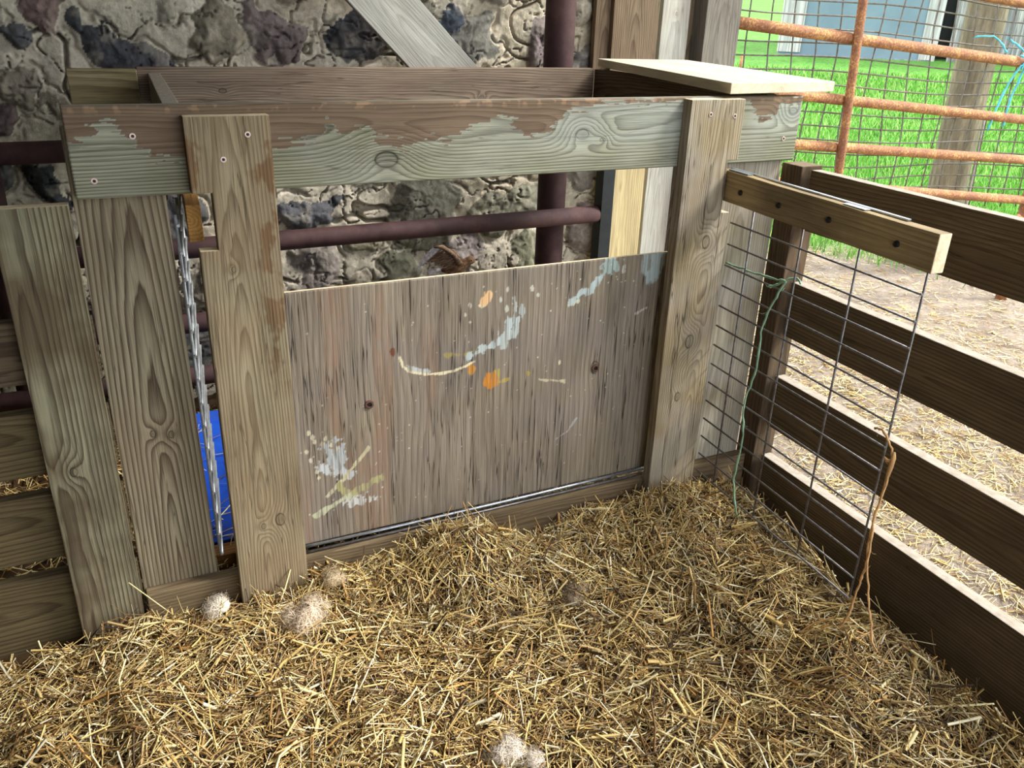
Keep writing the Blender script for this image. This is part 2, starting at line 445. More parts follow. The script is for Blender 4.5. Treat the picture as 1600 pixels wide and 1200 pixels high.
# the thickness of the same wall behind its face and out to the barn's corner
M_MORT = plain('wall_core', (150, 142, 126), 0.95, c2=(120, 112, 98), scale=6, bump=0.5)
tag(box_mesh('wall_back', -4.1, 2.30, WY+0.03, 2.2, -0.3, 2.95, M_MORT), kind='structure')

# ------------------------------------------------------------------ ground
def ground_z(x, y):
    r = np.hypot(x, y+1.96)
    return -0.17+np.clip(r-6.6, 0, None)*0.066
def heap(x, y):
    """top of the straw bed"""
    h = 0.010+0.06*fbm(x*3.1, y*3.1, 3, 401)+0.05*fbm(x*10, y*10, 3, 402)
    h = h+0.10*np.exp(-(((x-0.80)/0.20)**2+((y+0.06)/0.13)**2))
    h = h+0.085*np.exp(-(((x-1.62)/0.26)**2+((y+0.10)/0.16)**2))
    h = h+0.03*np.exp(-(((x-0.1)/0.35)**2+((y+0.02)/0.2)**2))
    h = h+0.03*np.exp(-(((x-1.6)/0.2)**2+((y+0.75)/0.35)**2))
    h = h-0.05*np.exp(-(((x-1.08)/0.12)**2+((y-0.0)/0.06)**2))
    edge = 1.765+0.065*sstep(-0.85, -0.35, y)+0.05*fbm(y*3, y*0, 2, 403)
    fall = sstep(-0.02, 0.075, x-edge)*(y < 0.2)
    return h*(1-fall)+(-0.135)*fall

def dirt_mat(name, c1, c2, c3=None):
    b = NB(name); P = b.co(); n = b.noise(P, 6, 6, 0.65); n2 = b.noise(P, 45, 4, 0.6)
    col = b.mix(b.ramp(n, [(0.35, 0), (0.65, 1)]), (*s2l(c1), 1), (*s2l(c2), 1))
    col = b.mix(1.0, col, b.ramp(n2, [(0.3, 0.75), (0.7, 1.2)]), 'MULTIPLY')
    return b, col, n, n2
b, col, n, n2 = dirt_mat('barn_dirt', (84, 68, 48), (62, 48, 34))
M_DIRT = b.finish(col, 0.95, 0, b.bump(n2, 0.6, 0.01))
tag(box_mesh('floor', -4.2, 2.1, -3.6, 1.8, -0.3, -0.17, M_DIRT), kind='structure')

def yard():
    rs = np.concatenate([np.linspace(0.0, 8, 60), np.linspace(8.3, 60, 60)]); az = np.radians(np.linspace(-20, 150, 140))
    Rr, A = np.meshgrid(rs, az); X = 2.0+Rr*np.sin(A)*1.0; Y = -1.96+Rr*np.cos(A)
    Z = ground_z(X, Y)+0.03*fbm(X*1.4, Y*1.4, 3, 5)
    d = np.hypot(X, Y+1.96)
    g = sstep(-0.35, 0.35, (d-7.1)+0.9*fbm(X*1.2, Y*1.2, 3, 12))
    n1, n2 = X.shape; i = np.arange(n1*n2).reshape(n1, n2)
    F = np.stack([i[:-1, :-1], i[:-1, 1:], i[1:, 1:], i[1:, :-1]], -1).reshape(-1, 4)
    V = np.stack([X, Y, Z], -1).reshape(-1, 3)
    c = np.stack([g, g, g], -1).reshape(-1, 3)
    b, dcol, n, nn = dirt_mat('yard_mud_and_turf', (150, 138, 124), (116, 104, 92))
    gn = b.noise(b.mapping(b.co(), sc=(1, 1, 1)), 14, 6, 0.75); gn2 = b.noise(b.co(), 1.1, 3)
    gcol = b.ramp(gn, [(0.3, rgb(58, 108, 38)), (0.5, rgb(86, 142, 54)), (0.72, rgb(124, 172, 84))])
    gcol = b.mix(1.0, gcol, b.ramp(gn2, [(0.3, 0.85), (0.7, 1.15)]), 'MULTIPLY')
    m = b.finish(b.mix(b.attr('col')['Color'], dcol, gcol), 0.95, 0, b.bump(gn, 0.6, 0.04))
    o = link('yard_ground', npmesh('yard_ground', V, F, c), m, smooth=True); tag(o, kind='structure')
yard()

# ------------------------------------------------------------------ straw
STRAW = np.array([s2l(c) for c in [(236, 220, 166), (224, 200, 136), (208, 178, 112), (186, 158, 108), (164, 128, 76), (126, 94, 56),
                                    (78, 60, 40), (218, 208, 178), (246, 236, 202), (194, 148, 84)]])
SW = np.array([.14, .17, .16, .15, .12, .09, .06, .06, .03, .02])
def straws(px, py, pz, n, slen=(0.045, 0.55), width=0.0016, pitch=0.16, weights=SW, colscale=0.92, lift=0.0, rng=RNG, slope=None):
    """n bent straws (7-vertex flattened tubes) centred on the given points"""
    L = np.clip(slen[0]*np.exp(rng.normal(0, slen[1], n)), 0.012, 0.2)
    az = rng.uniform(0, 2*np.pi, n); pt = rng.normal(0, pitch, n)
    d = np.stack([np.cos(az)*np.cos(pt), np.sin(az)*np.cos(pt), np.sin(pt)], -1)
    if slope is not None: d[:, 2] += slope[0]*d[:, 0]+slope[1]*d[:, 1]
    d /= np.linalg.norm(d, axis=1)[:, None]
    c = np.stack([px, py, pz], -1)
    c[:, 2] += np.abs(d[:, 2])*L*0.35+lift
    up = np.tile([0, 0, 1.0], (n, 1)); s = np.cross(d, up); s /= np.linalg.norm(s, axis=1)[:, None]+1e-9; u = np.cross(s, d)
    ro = rng.uniform(-0.9, 0.9, n)[:, None]; s, u = s*np.cos(ro)+u*np.sin(ro), u*np.cos(ro)-s*np.sin(ro)
    w = (width*np.exp(rng.normal(0, 0.42, n)))[:, None]; th = w*rng.uniform(0.35, 0.9, n)[:, None]
    bend = (rng.standard_t(2.5, n)*0.028*L).clip(-.02, .02)[:, None]; bend2 = (rng.normal(0, 0.025, n)*L)[:, None]
    ts = [-0.5, 0.0, 0.5]; V = []
    for t in ts:
        q = c+d*L[:, None]*t+(s*bend+u*bend2)*(1-4*t*t)
        V += [q+s*w, q-s*w*0.6+u*th, q-s*w*0.4-u*th]
    V = np.stack(V, 1)  # n,9,3
    f = []
    for k in (0, 1):
        for j in range(3):
            j2 = (j+1) % 3; f.append((3*k+j, 3*k+j2, 3*k+3+j2, 3*k+3+j))
    F = (np.array(f)[None]+(np.arange(n)*9)[:, None, None]).reshape(-1, 4)
    ci = rng.choice(len(STRAW), n, p=weights/weights.sum()); C = STRAW[ci]*rng.uniform(0.78, 1.15, (n, 1))*colscale
    C = np.repeat(C[:, None, :], 9, 1)*rng.uniform(0.9, 1.08, (n, 9, 1))
    return V.reshape(-1, 3), F, C.reshape(-1, 3)

def grid_surface(x0, x1, y0, y1, nx, ny, fn, cfn):
    X, Y = np.meshgrid(np.linspace(x0, x1, nx), np.linspace(y0, y1, ny)); Z = fn(X, Y)
    i = np.arange(nx*ny).reshape(ny, nx)
    F = np.stack([i[:-1, :-1], i[:-1, 1:], i[1:, 1:], i[1:, :-1]], -1).reshape(-1, 4)
    return np.stack([X, Y, Z], -1).reshape(-1, 3), F, cfn(X, Y).reshape(-1, 3)

def join(parts):
    V = []; F = []; C = []; b = 0
    for v, f, c in parts:
        V.append(v); F.append(f+b); C.append(c); b += len(v)
    return np.concatenate(V), np.concatenate(F), np.concatenate(C)

M_STRAW = vcol('straw', 0.55, 0.35, 120, 0.12)
def bedding():
    parts = [grid_surface(-1.5, 2.05, -1.7, 1.5, 360, 320, lambda x, y: heap(x, y)-0.012+0.012*fbm(x*40, y*40, 2, 7),
             lambda x, y: np.array(s2l((70, 52, 32)))*(1+0.8*fbm(x*35, y*35, 3, 9))[..., None])]
    def blocked(x, y):
        k = (y > -0.012) & (y < 0.13)
        k &= ((x > 0.15) & (x < 0.38)) | ((x > 1.48) & (x < 1.74)) | (y > 0.028)
        return k
    def batch(n, x0, x1, y0, y1, **kw):
        x = RNG.uniform(x0, x1, n); y = RNG.uniform(y0, y1, n)
        keep = ~blocked(x, y); x, y = x[keep], y[keep]
        keep = (x < 1.90) | (RNG.uniform(0, 1, len(x)) < 0.12); x, y = x[keep], y[keep]
        z = heap(x, y); e = 0.02
        sl = ((heap(x+e, y)-z)/e, (heap(x, y+e)-z)/e)
        parts.append(straws(x, y, z+RNG.uniform(-0.006, 0.012, len(x)), len(x), slope=sl, **kw))
    dk = SW*np.array([.4, .6, .8, 1, 1.6, 2.5, 3, .5, .3, 1])
    batch(34000, -0.75, 1.98, -1.65, 0.03, slen=(0.036, 0.45), width=0.0013, pitch=0.14, weights=dk, lift=-0.005)
    batch(42000, -0.75, 1.98, -1.65, 0.03, slen=(0.034, 0.5), width=0.00115, pitch=0.20)
    batch(15000, -0.75, 1.98, -1.65, 0.03, slen=(0.055, 0.45), width=0.0020, pitch=0.24, lift=0.003, colscale=0.98)
    batch(1500, -0.75, 1.95, -1.65, 0.02, slen=(0.095, 0.3), width=0.0020, pitch=0.26, lift=0.008, colscale=1.1)
    # tousled upright stalks at the foot of the frame and over the two mounds
    for (cx, cy, sx, sy, n) in ((0.80, -0.06, .22, .09, 1300), (1.58, -0.12, .24, .10, 1600), (0.05, -0.02, .35, .04, 500), (1.25, -0.03, .2, .05, 350), (0.45, -0.05, .15, .05, 350)):
        x = RNG.normal(cx, sx, n); y = RNG.normal(cy, sy, n); keep = ~blocked(x, y) & (y < 0.02) & (x < 1.85); x, y = x[keep], y[keep]
        parts.append(straws(x, y, heap(x, y)+RNG.uniform(0, 0.02, len(x)), len(x), slen=(0.05, 0.4), width=0.0014, pitch=0.6))
    # inside the feeder and behind the low slats
    batch(9000, -1.4, 1.95, 0.13, 1.35, slen=(0.05, 0.45), width=0.0018, pitch=0.3)
    V, F, C = join(parts)
    o = link('straw_bedding', npmesh('straw_bedding', V, F, np.clip(C, 0, 1)), M_STRAW)
    tag(o, 'loose golden straw bedding heaped over the pen floor', 'straw', kind='stuff')
bedding()

def yard_straw():
    n = 44000
    x = 2.06+RNG.gamma(1.6, 1.1, n); y = RNG.uniform(-2.2, 3.6, n)
    k = (RNG.uniform(0, 1, n) < np.clip(0.25+1.3*vnoise(x*1.6, y*1.6, 61), 0, 1)) & (np.hypot(x, y+1.96) < 7.2) & ~((x < 3.0) & (y > 1.4)) & ~(np.hypot(x-5.66, y-2.2) < .2); x, y = x[k], y[k]
    z = ground_z(x, y)+0.03*fbm(x*1.4, y*1.4, 3, 5)+0.006
    m = len(x)
    w = SW*np.array([1.5, 1.3, 1, .8, .5, .3, .1, 1.6, 2, .6])
    V, F, C = straws(x, y, z, m, slen=(0.045, 0.45), width=0.0016, pitch=0.10, weights=w)
    o = link('scattered_straw', npmesh('scattered_straw', V, F, np.clip(C, 0, 1)), M_STRAW)
    tag(o, 'pale straw scattered over the muddy ground outside the board fence', 'straw', kind='stuff')
yard_straw()

def lawn():
    n = 90000
    r = 6.0+RNG.uniform(0, 1, n)**1.7*13; az = np.radians(RNG.uniform(33, 66, n))
    x = r*np.sin(az); y = -1.96+r*np.cos(az)
    k = ((r-7.1+0.9*fbm(x*1.2, y*1.2, 3, 12)) > RNG.uniform(-0.5, 0.5, n)) & ~(np.hypot(x-5.66, y-2.2) < .2); x, y, r = x[k], y[k], r[k]
    n = len(x); z = ground_z(x, y)+0.03*fbm(x*1.4, y*1.4, 3, 5)-0.005
    h = RNG.uniform(0.05, 0.13, n)*(0.8+0.5*vnoise(x*2, y*2, 3)); a = RNG.uniform(0, 6.28, n); w = RNG.uniform(0.003, 0.006, n)*(r/7.5)
    lean = RNG.uniform(0.1, 0.7, n)*h; la = RNG.uniform(0, 6.28, n)
    bx = np.cos(a)*w; by = np.sin(a)*w; lx = np.cos(la)*lean; ly = np.sin(la)*lean
    V = np.stack([np.stack([x-bx, y-by, z], -1), np.stack([x+bx, y+by, z], -1),
                  np.stack([x+bx*.7+lx*.35, y+by*.7+ly*.35, z+h*.6], -1), np.stack([x-bx*.7+lx*.35, y-by*.7+ly*.35, z+h*.6], -1),
                  np.stack([x+lx, y+ly, z+h], -1), np.stack([x+lx*1.02, y+ly*1.02, z+h], -1)], 1)
    F = (np.array([(0, 1, 2, 3), (3, 2, 5, 4)])[None]+(np.arange(n)*6)[:, None, None]).reshape(-1, 4)
    pal = np.array([s2l(c) for c in [(100, 158, 60), (124, 180, 78), (78, 134, 46), (162, 200, 112), (154, 172, 106)]])
    C = pal[RNG.choice(5, n, p=[.32, .3, .2, .12, .06])]*RNG.uniform(0.85, 1.15, (n, 1)); C = np.repeat(C[:, None], 6, 1).reshape(-1, 3)
    o = link('lawn_grass', npmesh('lawn_grass', V.reshape(-1, 3), F, np.clip(C, 0, 1)), vcol('grass_blade', 0.6, 0.3))
    tag(o, 'bright green grass growing beyond the rusty pipe gate', 'grass', kind='stuff')
lawn()

# ------------------------------------------------------------------ the timber feeder frame
BASE_W = dict(freq=120, warp=0.010, crack=0.5)
M_FRONT = wood('greenish_treated_board', (160, 156, 134), (94, 88, 69), (168, 168, 156), freq=150, pith=(0.03, 0.035), tilt=0.01, warp=0.008,
               knots=((-0.315, -0.040, 0.046), (0.235, 0.005, 0.032), (0.30, -0.012, 0.014), (0.97, 0.05, 0.026)), ring=0.9, crack=0.35, paint=True, fibre=0.28, tintamt=0.5)
M_POSTA = wood('brown_streaked_post', (172, 156, 130), (112, 90, 66), (146, 120, 92), freq=150, pith=(0.01, 0.012), tilt=0.045, warp=0.010,
               knots=((-0.34, -0.03, 0.024), (-0.35, 0.015, 0.014), (0.36, 0.02, 0.010)), ring=0.7, crack=0.5)
M_POSTB = wood('cracked_grey_post', (166, 146, 118), (106, 84, 62), (176, 168, 156), freq=170, pith=(-0.03, 0.03), tilt=0.01, warp=0.010,
               knots=((-0.02, 0.0, 0.032), (-0.21, 0.02, 0.022), (0.30, -0.015, 0.028)), ring=0.65, crack=0.8, tintamt=0.6)
M_WIDE = wood('cathedral_grain_board', (168, 154, 132), (84, 66, 50), (134, 114, 92), freq=95, pith=(-0.005, 0.016), tilt=0.055, warp=0.007,
              ring=0.95, crack=0.5, tintamt=0.4, knots=((-0.13, -0.03, 0.016), (-0.12, 0.012, 0.014)))
M_OUTER = wood('ridged_outer_board', (160, 152, 128), (76, 60, 44), (96, 78, 58), freq=110, pith=(0.05, 0.03), tilt=0.01, warp=0.010,
               knots=((-0.02, 0.02, 0.020),), ring=0.85, crack=0.45, tintamt=0.8)
M_GREY = wood('pale_grey_board', (166, 152, 132), (122, 102, 78), (184, 178, 166), freq=120, pith=(0.02, 0.03), tilt=0.02, crack=0.4, tintamt=0.6, ring=0.6)
M_REAR = wood('red_brown_rear_board', (152, 132, 116), (82, 64, 52), (124, 104, 90), freq=130, pith=(-0.03, 0.02), tilt=0.035, warp=0.010,
              knots=((-0.60, 0.02, 0.018), (0.36, -0.01, 0.014)), ring=0.7, crack=0.6)
M_DARKW = wood('dark_side_board', (112, 94, 76), (70, 54, 42), freq=110, crack=0.6)
M_OLIVE = wood('olive_offcut_board', (150, 134, 100), (112, 94, 64), (164, 150, 118), freq=70, crack=0.3)
M_SLAT = wood('brown_slat', (116, 100, 72), (72, 56, 38), (92, 78, 58), freq=100, pith=(0.02, 0.02), tilt=0.03, crack=0.4)
M_LOWER = wood('bottom_rail_wood', (138, 118, 92), (96, 76, 56), (114, 96, 76), freq=100, pith=(0.02, 0.03), crack=0.4)
M_LID = wood('pale_plywood', (222, 208, 184), (200, 180, 150), (210, 194, 170), freq=40, pith=(0, 0.2), warp=0.03, ring=0.35, crack=0.1, fibre=0.15)

def screw(parent, x, y, z, label=None):
    """countersunk deck screw: pale ring round a dark socket, facing -Y"""
    V = []; F = []; n = 18
    prof = [(0.0068, 0.0), (0.0062, -0.0015), (0.0038, -0.0015), (0.0030, 0.0006)]
    for (r, dy) in prof:
        for k in range(n):
            a = 2*math.pi*k/n; V.append((r*math.cos(a), dy, r*math.sin(a)))
    for i in range(len(prof)-1):
        for k in range(n):
            k2 = (k+1) % n; F.append((i*n+k, i*n+k2, (i+1)*n+k2, (i+1)*n+k))
    b = len(V)
    for k in range(6):
        a = 2*math.pi*k/6; V.append((0.0032*math.cos(a), -0.0004, 0.0032*math.sin(a)))
    me = bpy.data.meshes.new('screw'); F.append(tuple(range(b, b+6))); me.from_pydata(V, [], F); me.update()
    me.materials.append(M_RING); me.materials.append(M_BLACK); me.polygons[len(F)-1].material_index = 1
    o = bpy.data.objects.new('screw', me); COL.objects.link(o); o.location = (x, y, z)
    if label: o['label'] = label
    return put(o, parent)

def painted_board(name, mats, x0, x1, z0, z1, yf, T, paintfn, step, parent, vertical=False, cut=None):
    """box board whose front is a fine grid carrying a 'paint' colour attribute (stains, paint marks)"""
    nx = int((x1-x0)/step)+1; nz = int((z1-z0)/step)+1
    X, Z = np.meshgrid(np.linspace(x0, x1, nx), np.linspace(z0, z1, nz))
    bul = 0.0012*fbm(X*2.5, Z*9, 2, 5); r = 0.003
    ed = np.minimum.reduce([X-x0, x1-X, Z-z0, z1-Z]); rnd = r-np.sqrt(np.clip(r*r-np.clip(r-ed, 0, r)**2, 0, None))
    Y = yf+rnd+bul*0
    cx, cz, cy = (x0+x1)/2, (z0+z1)/2, yf+T/2
    front = np.stack([X, Y, Z], -1).reshape(-1, 3)
    i = np.arange(nx*nz).reshape(nz, nx)
    keep = np.ones((nz-1, nx-1), bool)
    if cut: keep = ~cut((X[:-1, :-1]+X[1:, 1:])/2, (Z[:-1, :-1]+Z[1:, 1:])/2)
    F = np.stack([i[:-1, :-1], i[:-1, 1:], i[1:, 1:], i[1:, :-1]], -1)[keep].reshape(-1, 4)
    rgba = paintfn(X, Z)
    # border ring loop -> back
    loop = list(i[0, :])+list(i[1:, -1])+list(i[-1, -2::-1])+list(i[-2:0:-1, 0])
    nb = len(front); back = front[loop].copy(); back[:, 1] = yf+T
    V = np.concatenate([front, back]); m = len(loop)
    k = np.arange(m); k2 = (k+1) % m; lp = np.array(loop)
    S = np.stack([lp[k], nb+k, nb+k2, lp[k2]], -1)
    # back face: quads between opposite sides of the ring
    c0 = [nb+j for j in range(m)]
    bidx = {int(v): nb+j for j, v in enumerate(loop)}
    B = np.array([[bidx[int(i[0, 0])], bidx[int(i[-1, 0])], bidx[int(i[-1, -1])], bidx[int(i[0, -1])]]])
    FF = np.concatenate([F, S, B])
    # local frame: X along grain
    if vertical: M = frame((cx, cy, cz), (0, 0, 1), (0, -1, 0))
    else: M = frame((cx, cy, cz), (1, 0, 0), (0, -1, 0))
    Mi = np.array(M.inverted()); VL = V@Mi[:3, :3].T+Mi[:3, 3]
    me = npmesh(name, VL, FF)
    a = me.color_attributes.new('paint', 'FLOAT_COLOR', 'POINT')
    C = np.zeros((len(V), 4), np.float32); C[:nb] = rgba.reshape(-1, 4); C[nb:, :3] = 0.2
    a.data.foreach_set('color', C.ravel())
    mi = np.zeros(len(me.polygons), np.int32)
    if len(mats) > 1:
        nf = len(F); ce = V[S].mean(1)
        sel = (ce[:, 2] > z1-1e-4) if vertical else ((ce[:, 0] > x1-1e-4) | (ce[:, 0] < x0+1e-4))
        mi[nf:nf+m][sel] = 1
    me.polygons.foreach_set('material_index', mi)
    return link(name, me, mats, parent, M)

def front_paint(X, Z):
    """brown damp stain along the top of the green board, ragged lower edge"""
    kx = [-0.05, 0.0, 0.03, 0.06, 0.12, 0.17, 0.22, 0.36, 0.40, 0.46, 0.49, 0.50, 0.54, 0.57, 0.60, 0.62, 0.66, 0.75, 0.86, 0.95, 0.951, 1.02, 1.09, 1.14, 1.22, 1.3, 1.5, 1.75, 1.752, 1.76, 1.80, 1.86, 1.875, 1.96]
    kz = [.055, .055, .020, .050, .11, .11, .10, .09, .085, .075, .07, .045, .075, .06, .06, .085, .095, .10, .075, .03, .03, .085, .085, .03, .014, .008, .006, .006, .006, .02, .075, .05, .008, .008]
    d = np.interp(X, kx, kz)+0.045*fbm(X*30, Z*170, 3, 5)+0.030*(vnoise(X*16, Z*230, 9)-0.5)
    a = sstep(-0.0015, 0.0025, d-(1.343-Z))
    gap = sstep(0.0, 0.02, X-0.03)*sstep(0.0, 0.02, 0.075-X)*0
    C = np.zeros(X.shape+(4,)); br = np.array(s2l((116, 96, 78)))
    var = 1+0.35*fbm(X*9, Z*60, 3, 77)
    C[..., :3] = br*var[..., None]
    # lighter orange-tan drips along the very top
    dr = sstep(0.10, 0.2, fbm(X*70, Z*60, 2, 55))*sstep(0.022, 0.004, 1.345-Z)*0.7
    C[..., :3] = C[..., :3]*(1-dr[..., None])+np.array(s2l((160, 128, 100)))*dr[..., None]
    C[..., 3] = a*0.93
    # pale bluish weathered zone on the right half
    pb = sstep(0.85, 1.15, X)*sstep(1.74, 1.5, X)*sstep(0.02, 0.09, Z-1.165)*0.5*(0.6+0.9*fbm(X*4, Z*20, 3, 8))
    pb = np.maximum(pb, sstep(1.74, 1.80, X)*0.45*sstep(1.20, 1.28, Z))
    m = (1-a)*np.clip(pb, 0, 1)
    C[..., :3] = np.where((a < 0.5)[..., None], np.array(s2l((172, 178, 172))), C[..., :3])
    C[..., 3] = np.maximum(C[..., 3], m)
    return C

F_ = thing('timber_feeder', (0.95, 0.05, -0.1), 'weathered timber creep feeder frame with greenish top board, in front of the stone wall', 'animal feeder')
fb = painted_board('top_board', [M_FRONT, END], -0.048, 1.960, 1.155, 1.345, 0.038, 0.038, front_paint, 0.0026, F_)
for x, z in ((0.08, 1.283), (-0.008, 1.193), (1.905, 1.222)): screw(fb, x, 0.0378, z)

def posta_paint(X, Z):
    C = np.zeros(X.shape+(4,)); C[..., :3] = np.array(s2l((124, 88, 66)))*(1+0.3*fbm(X*12, Z*6, 3, 4))[..., None]
    a = sstep(0.02, 0.10, fbm(X*9+4, Z*7, 3, 141))*sstep(0.30, 0.345, X+0.04*fbm(Z*5, Z*0, 2, 3))*sstep(0.55, 0.8, Z)
    a = np.maximum(a, sstep(0.02, 0.0, np.hypot((X-0.205)*0.8, Z-1.19)-0.012)*0.8)
    a = np.maximum(a, 0.75*sstep(0.05, 0.12, fbm(X*14, Z*9, 2, 151))*sstep(0.22, 0.19, X)*sstep(1.0, 1.2, Z))
    a = np.maximum(a, 0.7*np.exp(-(((X-0.225)/0.014)**2+((Z-0.30)/0.03)**2)**2))
    C[..., 3] = np.clip(a, 0, 0.8)
    return C
# notched post: the outline is cut from a plank; stains come from its material
def notched(name, mats, x0, x1, z0, z1, side, nx, nz0, nz1, parent, tilt=0.0):
    if side == 'left':
        out = [(x0, z0), (x1, z0), (x1, z1), (x0, z1), (x0, nz1), (nx, nz1), (nx, nz0), (x0+0.002, nz0)]
    else:
        out = [(x0, z0), (x1-0.006, z0), (x1-0.004, nz0), (nx, nz0), (nx, nz1), (x1, nz1), (x1, z1), (x0, z1)]
    return vboard(name, mats, x0, x1, z0, z1, 0.0, 0.038, parent, outline=out, lean=tilt)
def stainpost(m, zc):
    """adds shaped reddish brown stains to a post's wood material"""
    b = NB.__new__(NB); b.m = m; b.t = m.node_tree; b.n = b.t.nodes; b.bs = b.n['Principled BSDF']
    src = b.bs.inputs['Base Color'].links[0].from_socket
    P = b.co(); X, Y, Z = b.sep(P)
    f = b.noise(b.mapping(P, loc=(3.1, 1.7, 0), sc=(9, 16, 1)), 1.0, 3, 0.6)
    f = b.ramp(f, [(0.50, 0.0), (0.56, 1.0)])
    e = b.ramp(b.math('MULTIPLY', Y, -10), [(0.15, 0.0), (0.55, 1.0)])      # towards the right edge
    t = b.ramp(X, [(-0.0, 0.0), (0.15, 1.0)])
    e2 = b.ramp(b.math('MULTIPLY', Y, 12), [(0.55, 0.0), (0.8, 1.0)])
    k = b.math('MULTIPLY', f, b.math('MAXIMUM', b.math('MULTIPLY', e, t), b.math('MULTIPLY', e2, b.ramp(X, [(0.42, 0), (0.5, 1)]))))
    b.t.links.new(b.mix(b.math('MULTIPLY', k, 0.75), src, b.mix(1.0, src, (0.62, 0.42, 0.30, 1), 'MULTIPLY')), b.bs.inputs['Base Color'])
M_POSTA2 = M_POSTA
for l in list(M_POSTA.node_tree.links): pass
# the shared builder reads a 'paint' attribute that the notched post lacks (alpha 0), so only node stains show
stainpost(M_POSTA2, 0)
pa = notched('post', [M_POSTA2, END], 0.181, 0.362, -0.08, 1.325, 'left', 0.224, 1.031, 1.161, F_)
for x, z in ((0.255, 1.233), (0.312, 1.285)): screw(pa, x, -0.0003, z)
pb = notched('post', [M_POSTB, END], 1.515, 1.705, -0.08, 1.343, 'right', 1.670, 1.018, 1.172, F_, 0.0)
for x, z in ((1.585, 1.303), (1.672, 1.297)): screw(pb, x, -0.0003, z)

vboard('upright_board', [M_WIDE, END_OLD], -0.057, 0.133, 0.06, 1.30, 0.077, 0.038, F_)
vboard('upright_board', [M_GREY, END_OLD], 1.722, 1.952, 0.06, 1.30, 0.077, 0.038, F_)
hboard('bottom_rail', [M_LOWER, END_OLD], -0.052, 1.964, -0.10, 0.112, 0.039, 0.037, F_, slope=0.0)
RB = 1.14
hboard('rear_board', [M_REAR, END_OLD], 0.165, 1.885, 1.160, 1.350, RB, 0.038, F_)
hboard('rear_board', [M_OLIVE, END], -0.038, 0.163, 1.160, 1.346, RB-0.03, 0.038, F_)
beam('side_board', [M_DARKW, END_OLD], (1.905, 0.117, 1.252), (1.905, RB, 1.255), 0.185, 0.038, (1, 0, 0), F_)
beam('cross_block', [M_GREY, END_OLD, M_PALE_EDGE], (0.173, 0.079, 1.285), (0.216, 1.135, 1.285), 0.095, 0.038, (1, 0, 0), F_)
# the rear legs that carry the rear boards
vboard('upright_board', [M_DARKW, END_OLD], -0.035, 0.055, -0.14, 1.158, RB, 0.038, F_)

# lid resting askew on the right end of the box
def lid():
    pts = [(1.655, 0.012), (2.085, 0.045), (2.345, 1.14), (1.93, 1.19)]
    c = Vector((2.0, 0.6, 1.3705)); M = frame(c, (0.24, 1.15, 0), (0, 0, 1))
    Mi = M.inverted(); out = []
    for x, y in pts:
        q = Mi @ Vector((x, y, c.z)); out.append((q.x, q.y))
    o = plank('lid_board', [M_LID, M_LID], M, out, T=0.030)
    tag(o, 'pale plywood lid lying askew on the right end of the timber feeder', 'board')
lid()

